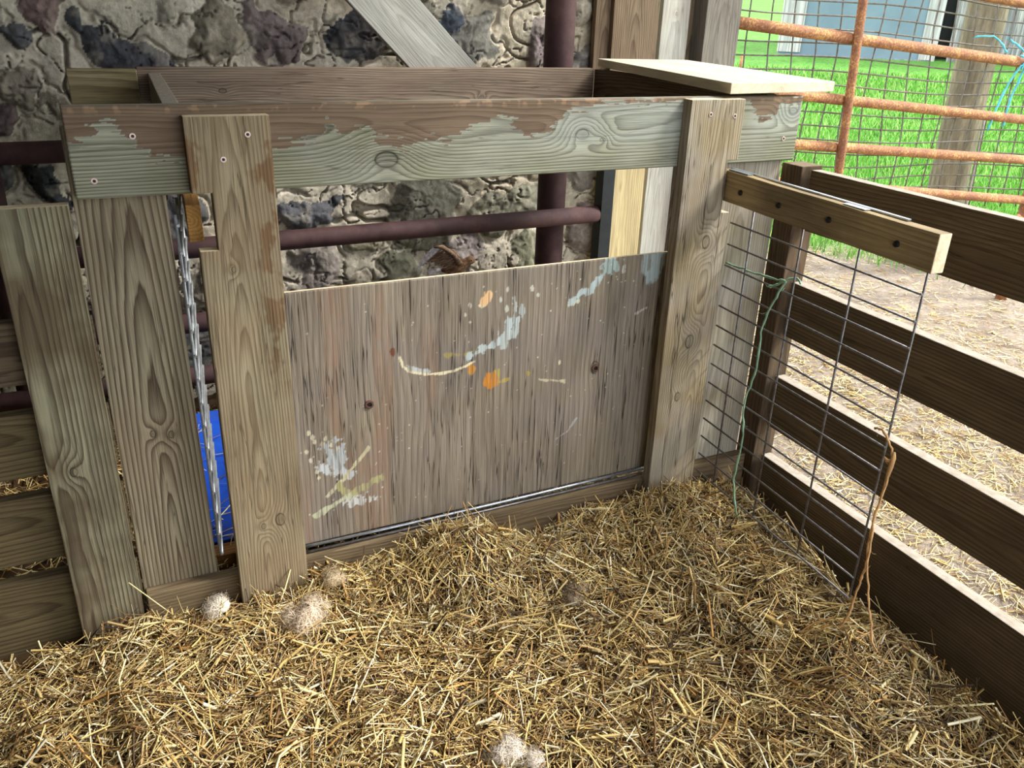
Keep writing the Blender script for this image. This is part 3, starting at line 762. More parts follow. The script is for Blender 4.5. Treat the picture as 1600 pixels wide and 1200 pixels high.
# ------------------------------------------------------------------ plywood panel with old paint marks
M_PLY = wood('weathered_plywood', (152, 136, 120), (108, 90, 76), (138, 128, 120), freq=60, pith=(0.1, 0.12), tilt=0.02, warp=0.02,
             ring=0.5, crack=0.95, tintamt=0.6, fibre=0.45, paint=True, crackw=105.0, bumps=0.9, knots=((0.03, -0.37, 0.03),))
def ply_paint(X, Z):
    A = np.zeros(X.shape); C = np.zeros(X.shape+(3,)); C[:] = 0.3
    nz = fbm(X*60, Z*60, 4, 31)*1.5; nz2 = fbm(X*150, Z*30, 3, 37)*1.6
    def blob(x, z, rx, rz, col, s=1.0, ragged=0.9, ang=0.0):
        nonlocal A, C
        dx = X-x; dz = Z-z; u = (dx*math.cos(ang)+dz*math.sin(ang))/rx; v = (-dx*math.sin(ang)+dz*math.cos(ang))/rz
        d = np.sqrt(u*u+v*v)+ragged*(nz*1.2+nz2*0.5)
        a = sstep(1.08, 0.88, d)*s
        C = np.where((a > A*0.999)[..., None] & (a > 0.02)[..., None], np.array(s2l(col))[None, None], C); A = np.maximum(A, a)
    def line(pts, w, col, s=1.0, ragged=1.2):
        nonlocal A, C
        best = np.full(X.shape, 9.0)
        for (x0, z0), (x1, z1) in zip(pts[:-1], pts[1:]):
            L2 = (x1-x0)**2+(z1-z0)**2; t = np.clip(((X-x0)*(x1-x0)+(Z-z0)*(z1-z0))/L2, 0, 1)
            best = np.minimum(best, np.hypot(X-x0-t*(x1-x0), Z-z0-t*(z1-z0)))
        d = best/w+ragged*(nz*1.3+nz2*0.6); a = sstep(1.1, 0.8, d)*s
        C = np.where((a > A*0.999)[..., None] & (a > 0.02)[..., None], np.array(s2l(col))[None, None], C); A = np.maximum(A, a)
    PB = (176, 192, 192); CR = (226, 214, 178); OR = (202, 134, 52); YE = (186, 164, 70)
    blob(1.496, 0.870, .042, .075, PB, .85, .25); blob(1.345, 0.868, .035, .03, (170, 198, 196), .6)
    blob(0.935, 0.808, .017, .026, (232, 188, 136), .95, .5, -.5); blob(0.925, 0.79, .012, .008, CR, .8)
    for x, z, r in ((.885, .795, .006), (.87, .768, .004), (.885, .745, .004), (.98, .80, .006), (1.0, .83, .005), (1.0, .77, .006), (1.08, .825, .006), (1.1, .80, .004)):
        blob(x, z, r, r*1.6, (204, 204, 188), .8)
    line([(1.215, .768), (1.245, .79), (1.285, .795), (1.305, .825)], .0095, PB, .95); blob(1.225, .765, .022, .010, (196, 200, 178), .9)
    blob(1.39, .85, .008, .014, (206, 208, 196), .8); blob(1.37, .82, .004, .005, CR, .9)
    # the curved dribble
    line([(.675, .668), (.684, .640), (.70, .622), (.745, .606), (.80, .600), (.84, .603), (.875, .612), (.90, .622)], .0042, CR, .95, .5)
    line([(.70, .628), (.76, .610)], .008, (200, 206, 204), .7)
    line([(.885, .640), (.92, .655), (.955, .660), (.99, .680), (1.005, .715), (1.02, .735)], .0115, (190, 204, 204), .75, 1.6)
    line([(.99, .66), (1.03, .70), (1.04, .735)], .011, (194, 208, 206), .7, 1.7)
    line([(1.02, .735), (1.03, .78), (1.02, .80)], .006, (200, 210, 208), .6, 1.6); blob(1.05, .755, .012, .02, PB, .55)
    line([(.81, .655), (.87, .648), (.92, .660)], .006, (164, 150, 72), .6, 1.5)
    blob(.955, .552, .026, .028, OR, .95, .35); blob(.972, .566, .018, .016, YE, .85, .7); line([(.96, .545), (1.01, .546)], .006, YE, .7)
    blob(.892, .598, .014, .018, (196, 138, 60), .85, .6); blob(1.08, .553, .010, .014, (176, 160, 70), .7)
    blob(.655, .688, .008, .013, (112, 62, 32), .8, .3)
    blob(1.185, .575, .005, .009, CR, .9, .2)
    line([(1.12, .53), (1.16, .52), (1.20, .51), (1.22, .50)], .0035, CR, .7, 2.0)
    # lower left smears
    blob(.480, .390, .030, .045, (184, 192, 196), .75, 1.2); line([(.435, .375), (.47, .345), (.52, .335)], .014, (196, 202, 204), .8, 1.4)
    line([(.50, .325), (.53, .355), (.575, .405)], .006, (190, 184, 150), .95, .7); line([(.45, .275), (.485, .31), (.51, .325)], .006, (196, 190, 160), .9, .8)
    line([(.49, .30), (.515, .262), (.60, .30)], .013, (172, 166, 118), .9, .8); line([(.415, .222), (.47, .245), (.515, .262)], .009, (192, 194, 164), .9, .9)
    blob(.52, .245, .06, .018, (206, 208, 206), .8, 1.2)
    for x, z in ((.41, .485), (.42, .47), (.425, .455), (.445, .445), (.455, .46), (.47, .435), (.485, .42), (.41, .40), (.425, .36), (.43, .34), (.40, .43)):
        blob(x, z, .006, .008, (208, 200, 174), .85, .4)
    for k in range(150):
        x = RNG.uniform(.38, 1.5); z = RNG.uniform(.2, .87); r = RNG.uniform(.001, .003)
        m = (np.abs(X-x) < .02) & (np.abs(Z-z) < .02)
        d = np.hypot(X-x, Z-z)/r; a = np.where(m, sstep(1.2, .6, d)*.8, 0)
        C = np.where((a > A)[..., None], np.array(s2l((212, 208, 194)))[None, None], C); A = np.maximum(A, a)
    line([(1.19, .31), (1.23, .33), (1.26, .37)], .003, (180, 178, 172), .7, 1.5); line([(1.45, .70), (1.49, .715)], .003, (196, 196, 190), .7)
    # warm orange-brown worn veins in the top ply
    v = sstep(.05, .22, fbm(X*16, Z*1.6, 3, 91))*sstep(1.1, .6, X)*(1-A)*.5
    C = np.where((v > A)[..., None], np.array(s2l((142, 112, 90)))[None, None], C)
    A = np.maximum(A, v)
    A = A*(1-0.75*sstep(.12, .22, fbm(X*190, Z*14, 2, 47)))
    return np.concatenate([C, A[..., None]], -1)
PN = painted_board('plywood_panel', [M_PLY, END], 0.33, 1.556, 0.128, 0.888, 0.078, 0.012, ply_paint, 0.0028, None, vertical=True)
tag(PN, 'weathered brown plywood sliding panel splashed with old paint, set between the two feeder posts', 'panel')
def washer(x, z):
    V = []; F = []; n = 20; prof = [(0.0135, 0), (0.0125, -.003), (0.0075, -.0035), (0.0065, .001)]
    for r, dy in prof:
        for k in range(n):
            a = 2*math.pi*k/n; V.append((r*math.cos(a), dy, r*math.sin(a)))
    for i in range(3):
        for k in range(n):
            k2 = (k+1) % n; F.append((i*n+k, i*n+k2, (i+1)*n+k2, (i+1)*n+k))
    b = len(V); V += [(0.0065*math.cos(2*math.pi*k/n), .0004-0.0006, 0.0065*math.sin(2*math.pi*k/n)) for k in range(n)]; F.append(tuple(range(b, b+n)))
    me = bpy.data.meshes.new('bolt_hole'); me.from_pydata(V, [], F); me.update()
    me.materials.append(plain('rusted_bolt_rim', (104, 72, 60), .8, .2)); me.materials.append(M_BLACK); me.polygons[len(F)-1].material_index = 1
    o = bpy.data.objects.new('bolt_hole', me); COL.objects.link(o); o.location = (x, .0778, z); put(o, PN)
washer(0.583, 0.541); washer(1.316, 0.536)

rd = tubes('metal_rod', [[(0.34, 0.068, 0.131), (0.7, 0.066, 0.128), (1.1, 0.066, 0.128), (1.53, 0.068, 0.131)]], 0.0048, M_STEEL, None, 10)
tag(rd, 'shiny galvanised steel rod lying on the bottom rail along the foot of the plywood panel', 'metal rod')
rd2 = tubes('metal_rod', [[(0.35, 0.057, 0.118), (0.8, 0.055, 0.118), (1.50, 0.057, 0.118)]], 0.0036, M_WIRE, None, 8)
tag(rd2, 'thin dull grey rod in front of the shiny rod under the plywood panel', 'metal rod')

# ------------------------------------------------------------------ right hinged wire gate
def gate_pt(x0, y, z=0.0, az=R(3.75)): return Vector((x0+math.tan(az)*y, y, z))
G_ = thing('wire_gate', gate_pt(1.70, -0.35, 0.12), 'wire mesh gate hung from a short yellow-brown timber, right of the feeder', 'gate')
M_HEAD = wood('yellow_brown_timber', (196, 170, 130), (148, 118, 84), (146, 126, 98), freq=90, pith=(0.02, 0.04), tilt=0.01, crack=0.2, ring=0.55, tintamt=0.8, rough=0.7)
a = gate_pt(1.6915, 0.030, 1.098); c = gate_pt(1.6915, -0.775, 1.094)
beam('header_beam', [M_HEAD, END], a, c, 0.090, 0.037, (1, 0, 0), G_, bev=0.003)
def mesh_paths(x0, ys, zs, ylo, yhi, zlo, zhi, az):
    P = []
    for y in ys: P.append([gate_pt(x0, y, zlo, az), gate_pt(x0, y, (zlo+zhi)/2, az), gate_pt(x0, y, zhi, az)])
    for z in zs: P.append([gate_pt(x0-0.0045, ylo, z, az), gate_pt(x0-0.0045, (ylo+yhi)/2, z, az), gate_pt(x0-0.0045, yhi, z, az)])
    return P
zs = [0.122+0.0664*i for i in range(14)]
P = mesh_paths(1.7165, [-0.733, -0.520, -0.310, -0.095, 0.02], zs, 0.0, -0.735, 0.122, 1.10, R(3.75))
P = [p for i, p in enumerate(P) if i != 4]
tubes('wire_mesh', P, 0.0029, M_WIRE, G_, 8)
for y in (-0.075, -0.245, -0.44, -0.665):
    p = gate_pt(1.672, y, 1.092+random.uniform(-.006, .004))
    v, f = tube_data([p+Vector((0.002, 0, 0)), p-Vector((0.004, 0, 0)), p-Vector((0.0045, 0, 0))], [0.0085, 0.0075, 0.004], 8)
    o = merge('bolt', [(v, f)], M_BLACK, G_)
# metal angle strip lying on the header's top and the white sticker
beam('metal_strip', [M_STEEL], gate_pt(1.704, 0.02, 1.1455), gate_pt(1.704, -0.66, 1.1425), 0.010, 0.004, (0, 0, 1), G_, bev=0.0006)
beam('hinge_plate', [plain('grey_hinge_metal', (140, 146, 148), .5, .5)], gate_pt(1.688, 0.0, 1.1455), gate_pt(1.688, -0.09, 1.1450), 0.020, 0.003, (0, 0, 1), G_, bev=0.0006)
st = beam('sticker', [plain('white_paper', (228, 230, 232), .5)], gate_pt(1.690, -0.470, 1.1428), gate_pt(1.690, -0.545, 1.1425), 0.022, 0.0012, (0, 0, 1), G_, bev=0.0003)
st['label'] = 'white paper sticker'

# left gate seen edge-on, running back into the feeder
G2 = thing('wire_gate', (0.18, 0.4, 0.0), 'edge-on wire mesh gate behind the notched left post of the feeder', 'gate')
M_HEAD2 = wood('orange_timber', (206, 152, 88), (168, 110, 54), freq=110, pith=(0.01, 0.03), crack=0.1, ring=0.6)
beam('header_beam', [M_HEAD2, M_HEAD2], (0.1885, 0.10, 1.073), (0.240, 0.80, 1.073), 0.088, 0.033, (1, 0, 0), G2)
def lp(y, z, e=0.0): return Vector((0.1465+0.112*(y-0.1)+e, y, z))
P = []
for y in (0.13, 0.33, 0.53):
    for e in (0.0,): P.append([lp(y, 0.135), lp(y, 0.5), lp(y, 1.09)])
for i in range(15):
    z = 0.135+i*0.0665; P.append([lp(0.118, z, 0.004), lp(0.33, z, 0.004), lp(0.545, z, 0.004)])
tubes('wire_mesh', P, 0.0040, plain('lit_galvanised_wire', (196, 200, 204), .4, .3, .5), G2, 8)  # wire colour made paler to imitate light from the opening

# ------------------------------------------------------------------ board fence on the right
BF = thing('board_fence', (1.98, -0.6, -0.15), 'dark four-board timber fence along the right side of the pen', 'fence')
M_FENCE = [wood('fence_rail_wood', (122, 102, 78), (72, 56, 42), (92, 76, 58), freq=90, pith=(0.02, 0.03), tilt=t, crack=0.45, knots=k) for t, k in
           ((0.03, ((0.30, -0.02, 0.03),)), (0.02, ()), (0.035, ()), (0.015, ()))]
def fence_x(y, x0=2.0): return x0+math.tan(R(2.04))*y
for i, (zt, zb, drop) in enumerate(((1.130, 0.942, 0.0), (0.768, 0.582, 0.0), (0.432, 0.242, 0.0), (0.124, -0.150, 0.0))):
    y1 = -0.005; y0 = -3.2; T = 0.040; zc = (zt+zb)/2
    rl = beam('rail', [M_FENCE[i], END_OLD, M_PALE_EDGE], (fence_x(y1)+T/2, y1, zc), (fence_x(y0)+T/2, y0, zc+0.004), zt-zb, T, (1, 0, 0), BF, bev=0.003)  # rail edges coloured paler to carry the outdoor light on the tops
    if i: pass
cp = plank('post', [wood('reddish_corner_post', (98, 80, 62), (62, 48, 36), (112, 88, 68), freq=80, crack=0.5), END_OLD],
           frame((2.014, 0.050, 0.49), (0, 0, 1), (0, -1, 0)), None, 1.30, 0.088, 0.088, BF, bev=0.004)
plank('post', [M_DARKW, END_OLD], frame((1.995, -2.6, 0.5), (0, 0, 1), (0, -1, 0)), None, 1.35, 0.088, 0.088, BF)

# ------------------------------------------------------------------ left pen section
LF = thing('slatted_pen_side', (-0.6, 0.09, -0.1), 'low pen side of brown slats with a ridged upright board, left of the feeder', 'fence')
vboard('upright_board', [M_OUTER, END], -0.214, -0.065, -0.08, 1.145, 0.038, 0.038, LF, lean=-0.0)
for (zt, zb) in ((0.885, 0.735), (0.662, 0.498), (0.445, 0.262), (0.212, -0.02)):
    hboard('slat', [M_SLAT if zt < 0.7 else M_DARKW, END_OLD], -1.9, -0.060, zb, zt, 0.0785, 0.036, LF)

# ------------------------------------------------------------------ pipe rails behind the feeder
PR = thing('pipe_corral', (0.8, 1.3, -0.15), 'dark red steel pipe rails running behind the feeder in front of the stone wall', 'pipe rail')
def pipe(name, a, c, r, mat=M_PIPE, parent=PR, sides=20):
    a = Vector(a); c = Vector(c); return tubes(name, [[a.lerp(c, k/6) for k in range(7)]], r, mat, parent, sides)
pipe('rail', (-0.6, 1.28, 0.706), (2.032, 1.28, 0.716), 0.038)
pipe('rail', (-0.6, 1.28, 0.415), (2.032, 1.28, 0.42), 0.038)
pipe('rail', (-0.6, 1.28, 0.195), (2.032, 1.28, 0.20), 0.038)
pipe('rail', (-1.9, 1.28, 1.064), (0.12, 1.28, 1.075), 0.037)
pipe('post', (1.845, 1.375, -0.18), (1.845, 1.375, 2.9), 0.064, sides=28)
pipe('post', (-0.34, 1.33, -0.18), (-0.34, 1.33, 1.10), 0.05)
# black steel upright the rails end on
blk = box_mesh('channel_upright', 2.035, 2.095, 1.245, 1.31, -0.17, 1.0, M_DARK, PR); blk['label'] = 'black steel channel upright'

# ------------------------------------------------------------------ boards closing the barn's corner behind the feeder
BW = dict(yf=1.52)
M_NEW = wood('new_pale_lumber', (206, 184, 144), (172, 140, 96), freq=110, pith=(0.01, 0.05), tilt=0.01, crack=0.15, ring=0.6)
M_OLDB = wood('old_brown_board', (140, 118, 98), (98, 76, 60), (122, 98, 82), freq=120, crack=0.5)
M_GW = wood('grey_white_board', (190, 184, 178), (150, 142, 134), (172, 160, 148), freq=100, crack=0.4, ring=0.4, knots=((0.18, 0.0, 0.012), (0.32, 0.01, 0.008)))
M_GP = wood('grey_corner_post', (138, 130, 122), (98, 88, 80), (116, 108, 100), freq=110, crack=0.6, ring=0.5)
def wallboard(name, mats, x0, x1, z0, z1, yf, T, label, cat='board'):
    o = vboard(name, mats, x0, x1, z0, z1, yf, T); tag(o, label, cat); return o
wallboard('wall_board', [M_NEW, END], 2.205, 2.455, -0.17, 1.12, 1.53, 0.038, 'fresh pale lumber board upright behind the feeder, seen over the plywood panel')
wallboard('wall_board', [M_OLDB, END_OLD], 2.205, 2.452, 1.125, 2.94, 1.53, 0.038, 'brown weathered upright board above the fresh pale board, right of the pipe')
wallboard('wall_board', [M_GW, END_OLD], 2.485, 2.64, -0.17, 2.94, 1.55, 0.03, 'narrow whitish grey upright board right of the brown weathered board')
wallboard('wall_board', [M_OLDB, END_OLD], 2.13, 2.24, 1.12, 2.94, 1.56, 0.03, 'dark brown board edging the end of the stone wall')
wallboard('wall_board', [M_DARKW, END_OLD], 2.62, 2.78, -0.17, 2.94, 1.60, 0.03, 'dark board standing in for the shaded gap between the whitish board and the corner post')  # dark wood put in where the gap is only in shade
wallboard('corner_post', [M_GP, END_OLD], 2.70, 2.905, -0.2, 2.94, 1.50, 0.14, 'thick grey weathered corner post of the barn beside the rusty gate', 'post')
# diagonal plank leaning across the wall
db = beam('diagonal_plank', [wood('silver_grey_plank', (196, 190, 184), (158, 150, 142), (176, 168, 158), freq=110, crack=0.3, ring=0.45), END_OLD],
          (1.60, 1.50, 1.10), (0.55, 1.50, 2.13), 0.215, 0.036, (0, -1, 0), None)
tag(db, 'silver grey plank leaning diagonally against the stone wall behind the feeder', 'plank')

# ------------------------------------------------------------------ blue feed trough inside the feeder
def trough():
    T_ = thing('feed_trough', (0.5, 0.6, 0.0), 'blue plastic feed trough behind the notched left post of the feeder', 'feed trough')
    mb = plain('blue_plastic', (22, 74, 176), 0.4, 0, 0.5, (18, 62, 156), 6)
    bm = bmesh.new(); x0, x1, y0, y1 = 0.11, 0.62, 0.30, 1.08
    def ring(x0, x1, y0, y1, z, r=0.04):
        P = []
        for cx, cy, a0 in ((x1-r, y1-r, 0), (x0+r, y1-r, 90), (x0+r, y0+r, 180), (x1-r, y0+r, 270)):
            for k in range(5): a = R(a0+k*22.5); P.append(bm.verts.new((cx+r*math.cos(a), cy+r*math.sin(a), z(cx, cy) if callable(z) else z)))
        return P
    # floor of the trough rises to the back
    rs = [ring(x0+.02, x1-.02, y0+.02, y1-.02, 0.0), ring(x0, x1, y0, y1, lambda x, y: 0.055+0.10*(y-y0)), ring(x0+.012, x1-.012, y0+.012, y1-.012, lambda x, y: 0.055+0.10*(y-y0)), ring(x0+.03, x1-.03, y0+.03, y1-.03, lambda x, y: 0.035+0.09*(y-y0))]
    for p, q in zip(rs[:-1], rs[1:]):
        for k in range(len(p)): bm.faces.new((p[k], p[(k+1) % 20], q[(k+1) % 20], q[k]))
    bm.faces.new(list(reversed(rs[0]))); bm.faces.new(rs[-1]); bm.normal_update()
    me = bpy.data.meshes.new('basin'); bm.to_mesh(me); bm.free()
    link('basin', me, mb, T_)
    n = 90; x = RNG.uniform(x0+.03, x1-.05, n); y = RNG.uniform(y0+.05, y1-.05, n)
    V, F, C = straws(x, y, 0.045+0.09*(y-y0), n, slen=(0.045, .4), width=.0013, pitch=.12)
    o = link('loose_straw', npmesh('loose_straw', V, F, np.clip(C, 0, 1)), M_STRAW); tag(o, 'straw stalks scattered in the blue trough', 'straw', kind='stuff')
    bd = beam('trough_sill', [wood('orange_sill', (172, 122, 72), (122, 80, 44), freq=80), END], (0.10, 0.262, 0.030), (0.75, 0.262, 0.030), 0.05, 0.06, (0, -1, 0))
    tag(bd, 'short orange-brown board lying in front of the blue trough', 'board')
trough()

# ------------------------------------------------------------------ rusty pipe gate with wire mesh
PG = thing('pipe_gate', (4.2, 1.54, -0.15), 'rusty orange pipe gate backed with square wire mesh, open towards the green lawn', 'gate')
def gy(x): return 1.6-0.0422*(x-2.9)
def gp(x, z, dy=0.0): return Vector((x, gy(x)+dy, z))
def grail(x0, z0, x1, z1, r=0.030, xe=5.48, xs=2.918):
    s = (z1-z0)/(x1-x0); f = lambda x: z0+s*(x-x0)
    pipe('rail', gp(xs, f(xs)), gp(xe, f(xe)), r, M_RUST, PG, 16)
grail(2.911, 1.541, 5.11, 1.367); grail(3.484, 1.187, 5.246, 1.036, .028); grail(3.474, .934, 5.348, .787, .028); grail(4.451, .628, 5.392, .531, .028)
grail(4.982, 1.69, 5.4, 1.657, .030)
pipe('upright', gp(3.70, 1.86, -0.045), gp(3.775, .62, -0.045), 0.024, M_RUST, PG, 14)
pipe('upright', gp(5.47, 1.70), gp(5.50, -0.2), 0.036, M_RUST, PG, 16)
pipe('upright', gp(2.875, 1.88, .09), gp(2.885, -0.2, .09), 0.032, M_RUST, PG, 16)
P = []
for k in range(18):
    x = 2.93+k*0.146
    P.append([gp(x+0.012*math.sin(j*1.3+k)+0.006*j, 1.84-0.066*(x-2.9)-j*0.2, 0.05+0.015*math.sin(j+k*.7)) for j in range(7)])
for k in range(18):
    P.append([gp(2.9+j*0.26, 1.82-k*0.070-0.066*j*0.26*0.6-0.012*math.sin(j*.9+k*.3), 0.045+0.015*math.sin(j*.8+k)) for j in range(11)])
tubes('wire_mesh', P, 0.0042, M_WIRE_OLD, PG, 6)
# rusted latch lumps at the gate's foot
v1 = tube_data([gp(5.36, .40, -.03), gp(5.40, .43, -.03), gp(5.45, .40, -.03), gp(5.42, .36, -.03), gp(5.36, .40, -.03)], .014, 8)
merge('latch_chain', [v1], M_RUST, PG)

# blue twine tied round the gate's upper rail
M_BLUE = plain('blue_twine', (96, 196, 214), .7)
def twine(name, paths, r, mat, label):
    V = []; F = []
    for p in paths:
        q = [Vector(a) for a in p]; dense = []
        for i in range(len(q)-1):
            p0 = q[max(i-1, 0)]; p1 = q[i]; p2 = q[i+1]; p3 = q[min(i+2, len(q)-1)]
            for k in range(6):
                t = k/6; dense.append(0.5*((2*p1)+(-p0+p2)*t+(2*p0-5*p1+4*p2-p3)*t*t+(-p0+3*p1-3*p2+p3)*t**3))
        dense.append(q[-1])
        dense = [d+Vector((random.gauss(0, 1), random.gauss(0, 1), random.gauss(0, 1)))*r*0.35 for d in dense]
        rr = [r*random.uniform(0.75, 1.25) for _ in dense]
        v, f = tube_data(dense, rr, 7); b = len(V); V += v; F += [tuple(i+b for i in g) for g in f]
        # stray fibres
        for _ in range(len(dense)//4):
            s = random.choice(dense); e = s+Vector((random.gauss(0, 1), random.gauss(0, 1), random.gauss(0, 1))).normalized()*r*random.uniform(4, 9)
            m = (s+e)/2+Vector((0, 0, -r*2)); v, f = tube_data([s, m, e], r*0.10, 3); b = len(V); V += v; F += [tuple(i+b for i in g) for g in f]
    c = sum(V, Vector())/len(V); me = bpy.data.meshes.new(name); me.from_pydata([v-c for v in V], [], F); me.update()
    o = link(name, me, mat, None, Matrix.Translation(c), smooth=True); tag(o, label, 'twine'); return o
xr = 5.05; zr = 1.376
twine('baling_twine', [[gp(4.72, 1.50, .05), gp(4.86, 1.50, .03), gp(4.93, 1.42, -.01)],
                       [gp(4.98, 1.50, .05), gp(xr, zr+.05, -.035), gp(xr+.02, zr, -.042), gp(xr-.02, zr-.05, -.03), gp(xr-.06, 1.2, -.01), gp(xr-.12, .98, -.01)],
                       [gp(xr+.03, zr-.03, -.04), gp(xr+.02, 1.2, -.01), gp(xr, 1.0, -.01)],
                       [gp(xr-.03, zr+.03, -.03), gp(xr+.03, zr+.01, -.045), gp(xr, zr-.04, -.035)]], .006, M_BLUE,
      'pale blue twine knotted round the upper rail of the rusty gate')

# leaning wood pole beyond the gate
def pole():
    b = NB('pole_bark'); P = b.co(); n = b.noise(b.mapping(P, sc=(14, 14, 2.5)), 1.5, 6, 0.7)
    m = b.finish(b.ramp(n, [(0.3, rgb(84, 78, 64)), (0.55, rgb(122, 114, 94)), (0.75, rgb(160, 150, 126))]), .9, 0, b.bump(n, .8, .02))
    V, F = tube_data([(5.67, 2.2, -.35), (5.65, 2.2, .1), (5.625, 2.2, .6), (5.605, 2.2, 1.3), (5.60, 2.2, 2.4), (5.59, 2.2, 3.2)], [.145, .138, .132, .13, .128, .125], 24)
    me = bpy.data.meshes.new('wooden_pole'); me.from_pydata([v-Vector((5.6, 2.2, 0)) for v in V], [], F); me.update()
    o = link('wooden_pole', me, m, None, Matrix.Translation((5.6, 2.2, 0)), smooth=True)
    tag(o, 'thick weathered round wooden pole standing behind the rusty gate', 'pole')
    w = tubes('ground_wire', [[(5.79, 2.12, -.1), (5.77, 2.12, .6), (5.745, 2.12, 1.0)]], .012, plain('pale_conduit', (176, 170, 164), .6), o, 8)
pole()

# ------------------------------------------------------------------ far barn
def farbarn():
    A = Vector((14.92, 14.21, 0)); B = Vector((18.22, 10.37, 0)); d = (B-A).normalized(); nrm = Vector((-d.y, d.x, 0)) # away from viewer? checked below
    if nrm.dot(A-Vector((0, -1.96, 0))) < 0: nrm = -nrm
    T_ = thing('barn', (A.x, A.y, .9), 'distant weathered barn with blue-grey siding, beyond the lawn', 'barn')
    def wall(name, t0, t1, z0, z1, mat, depth=0.12, off=0.0, slant=0.0):
        p = [A+d*t0+nrm*off, A+d*t1+nrm*off]; c = (p[0]+p[1])/2; L = (p[1]-p[0]).length
        M = Matrix((d, nrm, Vector((0, 0, 1)))).transposed().to_4x4(); M.translation = Vector((c.x, c.y, (z0+z1)/2))
        bm = bmesh.new(); bmesh.ops.create_cube(bm, size=1); bmesh.ops.scale(bm, vec=(L, depth, z1-z0), verts=bm.verts)
        me = bpy.data.meshes.new(name); bm.to_mesh(me); bm.free(); return link(name, me, mat, T_, M)
    ms = plain('blue_grey_siding', (114, 136, 150), .6, c2=(104, 124, 140), scale=.8)
    def planksmat(name, c1, c2, c3):
        b = NB(name); P = b.co(); X = b.sep(P)[0]
        w = b.math('FRACT', b.math('MULTIPLY', X, 4.5)); gap = b.ramp(w, [(0.0, 0.0), (0.05, 1.0), (0.95, 1.0), (1.0, 0.0)])
        n = b.noise(b.mapping(P, sc=(14, 14, .7)), 1.0, 5, .7)
        col = b.ramp(n, [(.35, (*s2l(c1), 1)), (.5, (*s2l(c2), 1)), (.66, (*s2l(c3), 1))])
        return b.finish(b.mix(1.0, col, b.ramp(gap, [(0, .35), (1, 1.0)]), 'MULTIPLY'), .9)
    mw = planksmat('weathered_siding', (98, 100, 104), (128, 128, 130), (196, 192, 190))
    mc = planksmat('grey_corner_boards', (150, 150, 150), (176, 176, 176), (208, 206, 206))
    wall('siding', -0.05, 2.95, .85, 4.6, ms); wall('corner_board', -0.1, 0.42, .90, 4.6, mc, .2)
    wall('door_trim', 2.95, 3.28, .82, 4.6, mc, .2)
    wall('doorway_dark', 3.28, 3.52, .80, 4.6, M_BLACK, .1, .5)  # black panel paints the shade inside the door opening
    wall('plank_wall', 3.52, 9.5, .80, 4.6, mw)
    wall('foundation', 3.2, 9.5, .2, .80, plain('pale_concrete', (214, 196, 184), .9), .5)
    wall('foundation', -0.1, 3.2, .2, .86, plain('blue_grey_sill', (140, 150, 156), .9), .2)
    wall('roof', -0.4, 9.9, 4.6, 4.8, plain('grey_roofing', (120, 120, 124), .7), 4.0, 1.6)
    wall('rear_wall', -0.1, 9.5, .4, 4.6, mw, .12, 3.2)
    wall('side_wall', -0.1, 0.02, .4, 4.6, mc, 3.2, 1.6)
farbarn()
# small rusty hurdle standing on the lawn
HU = thing('hurdle', (8.3, 8.4, .4), 'small rusty red hurdle standing far off on the lawn', 'hurdle')
def hp(t, z): return Vector((8.15+0.62*t, 8.85-0.50*t, z))
gz = float(ground_z(8.4, 8.6))
for z in (gz+.12, gz+.42, gz+.62): pipe('rail', hp(0, z+.03), hp(1, z-.02), .016, M_RUST, HU, 8)
for t in (0.0, 1.0): pipe('upright', hp(t, gz-.05), hp(t, gz+.78), .02, M_RUST, HU, 8)

# ------------------------------------------------------------------ twines on the pen's wire gate
M_GREEN = plain('green_twine', (150, 190, 158), .75); M_JUTE = plain('jute_twine', (222, 176, 120), .9)
twine('baling_twine', [[(1.735, 0.02, .853), (1.712, -.10, .862), (1.700, -.20, .872), (1.692, -.285, .885)],
                       [(1.690, -.285, .885), (1.683, -.26, .82), (1.690, -.225, .73), (1.682, -.235, .60), (1.686, -.205, .47), (1.684, -.225, .35), (1.684, -.215, .22), (1.688, -.235, .12), (1.70, -.25, .07), (1.72, -.26, .045)],
                       [(1.690, -.27, .88), (1.705, -.31, .90), (1.70, -.33, .89)], [(1.690, -.27, .885), (1.70, -.25, .865), (1.69, -.22, .85)]], .0032, M_GREEN,
      'frayed pale green twine knotted to the wire gate and hanging to the straw')
J = lambda y, z, e=0.0: (1.652+math.tan(R(3.75))*y+e, y, z)
twine('jute_twine', [[J(-.74, .655), J(-.765, .66), J(-.80, .63), J(-.81, .60)], [J(-.81, .60), J(-.808, .52), J(-.80, .44), J(-.81, .33), J(-.805, .26), J(-.80, .20), J(-.79, .12), J(-.775, .075)],
                     [J(-.81, .60), J(-.80, .45), J(-.80, .36), J(-.83, .25), J(-.86, .17), J(-.885, .11)]], .0030, M_JUTE,
      'frayed brown jute twine hanging from the free edge of the wire gate')
kn = [tube_data([J(-.81, .625), J(-.812, .61), J(-.81, .585), J(-.808, .55)], [.003, .0055, .006, .003], 9), tube_data([J(-.81, .60), J(-.795, .595), J(-.785, .60)], [.005, .0045, .002], 8)]
o = merge('knot', kn, M_JUTE); tag(o, 'jute knot', 'twine')
o['label'] = 'thick knot in the brown jute twine on the wire gate'

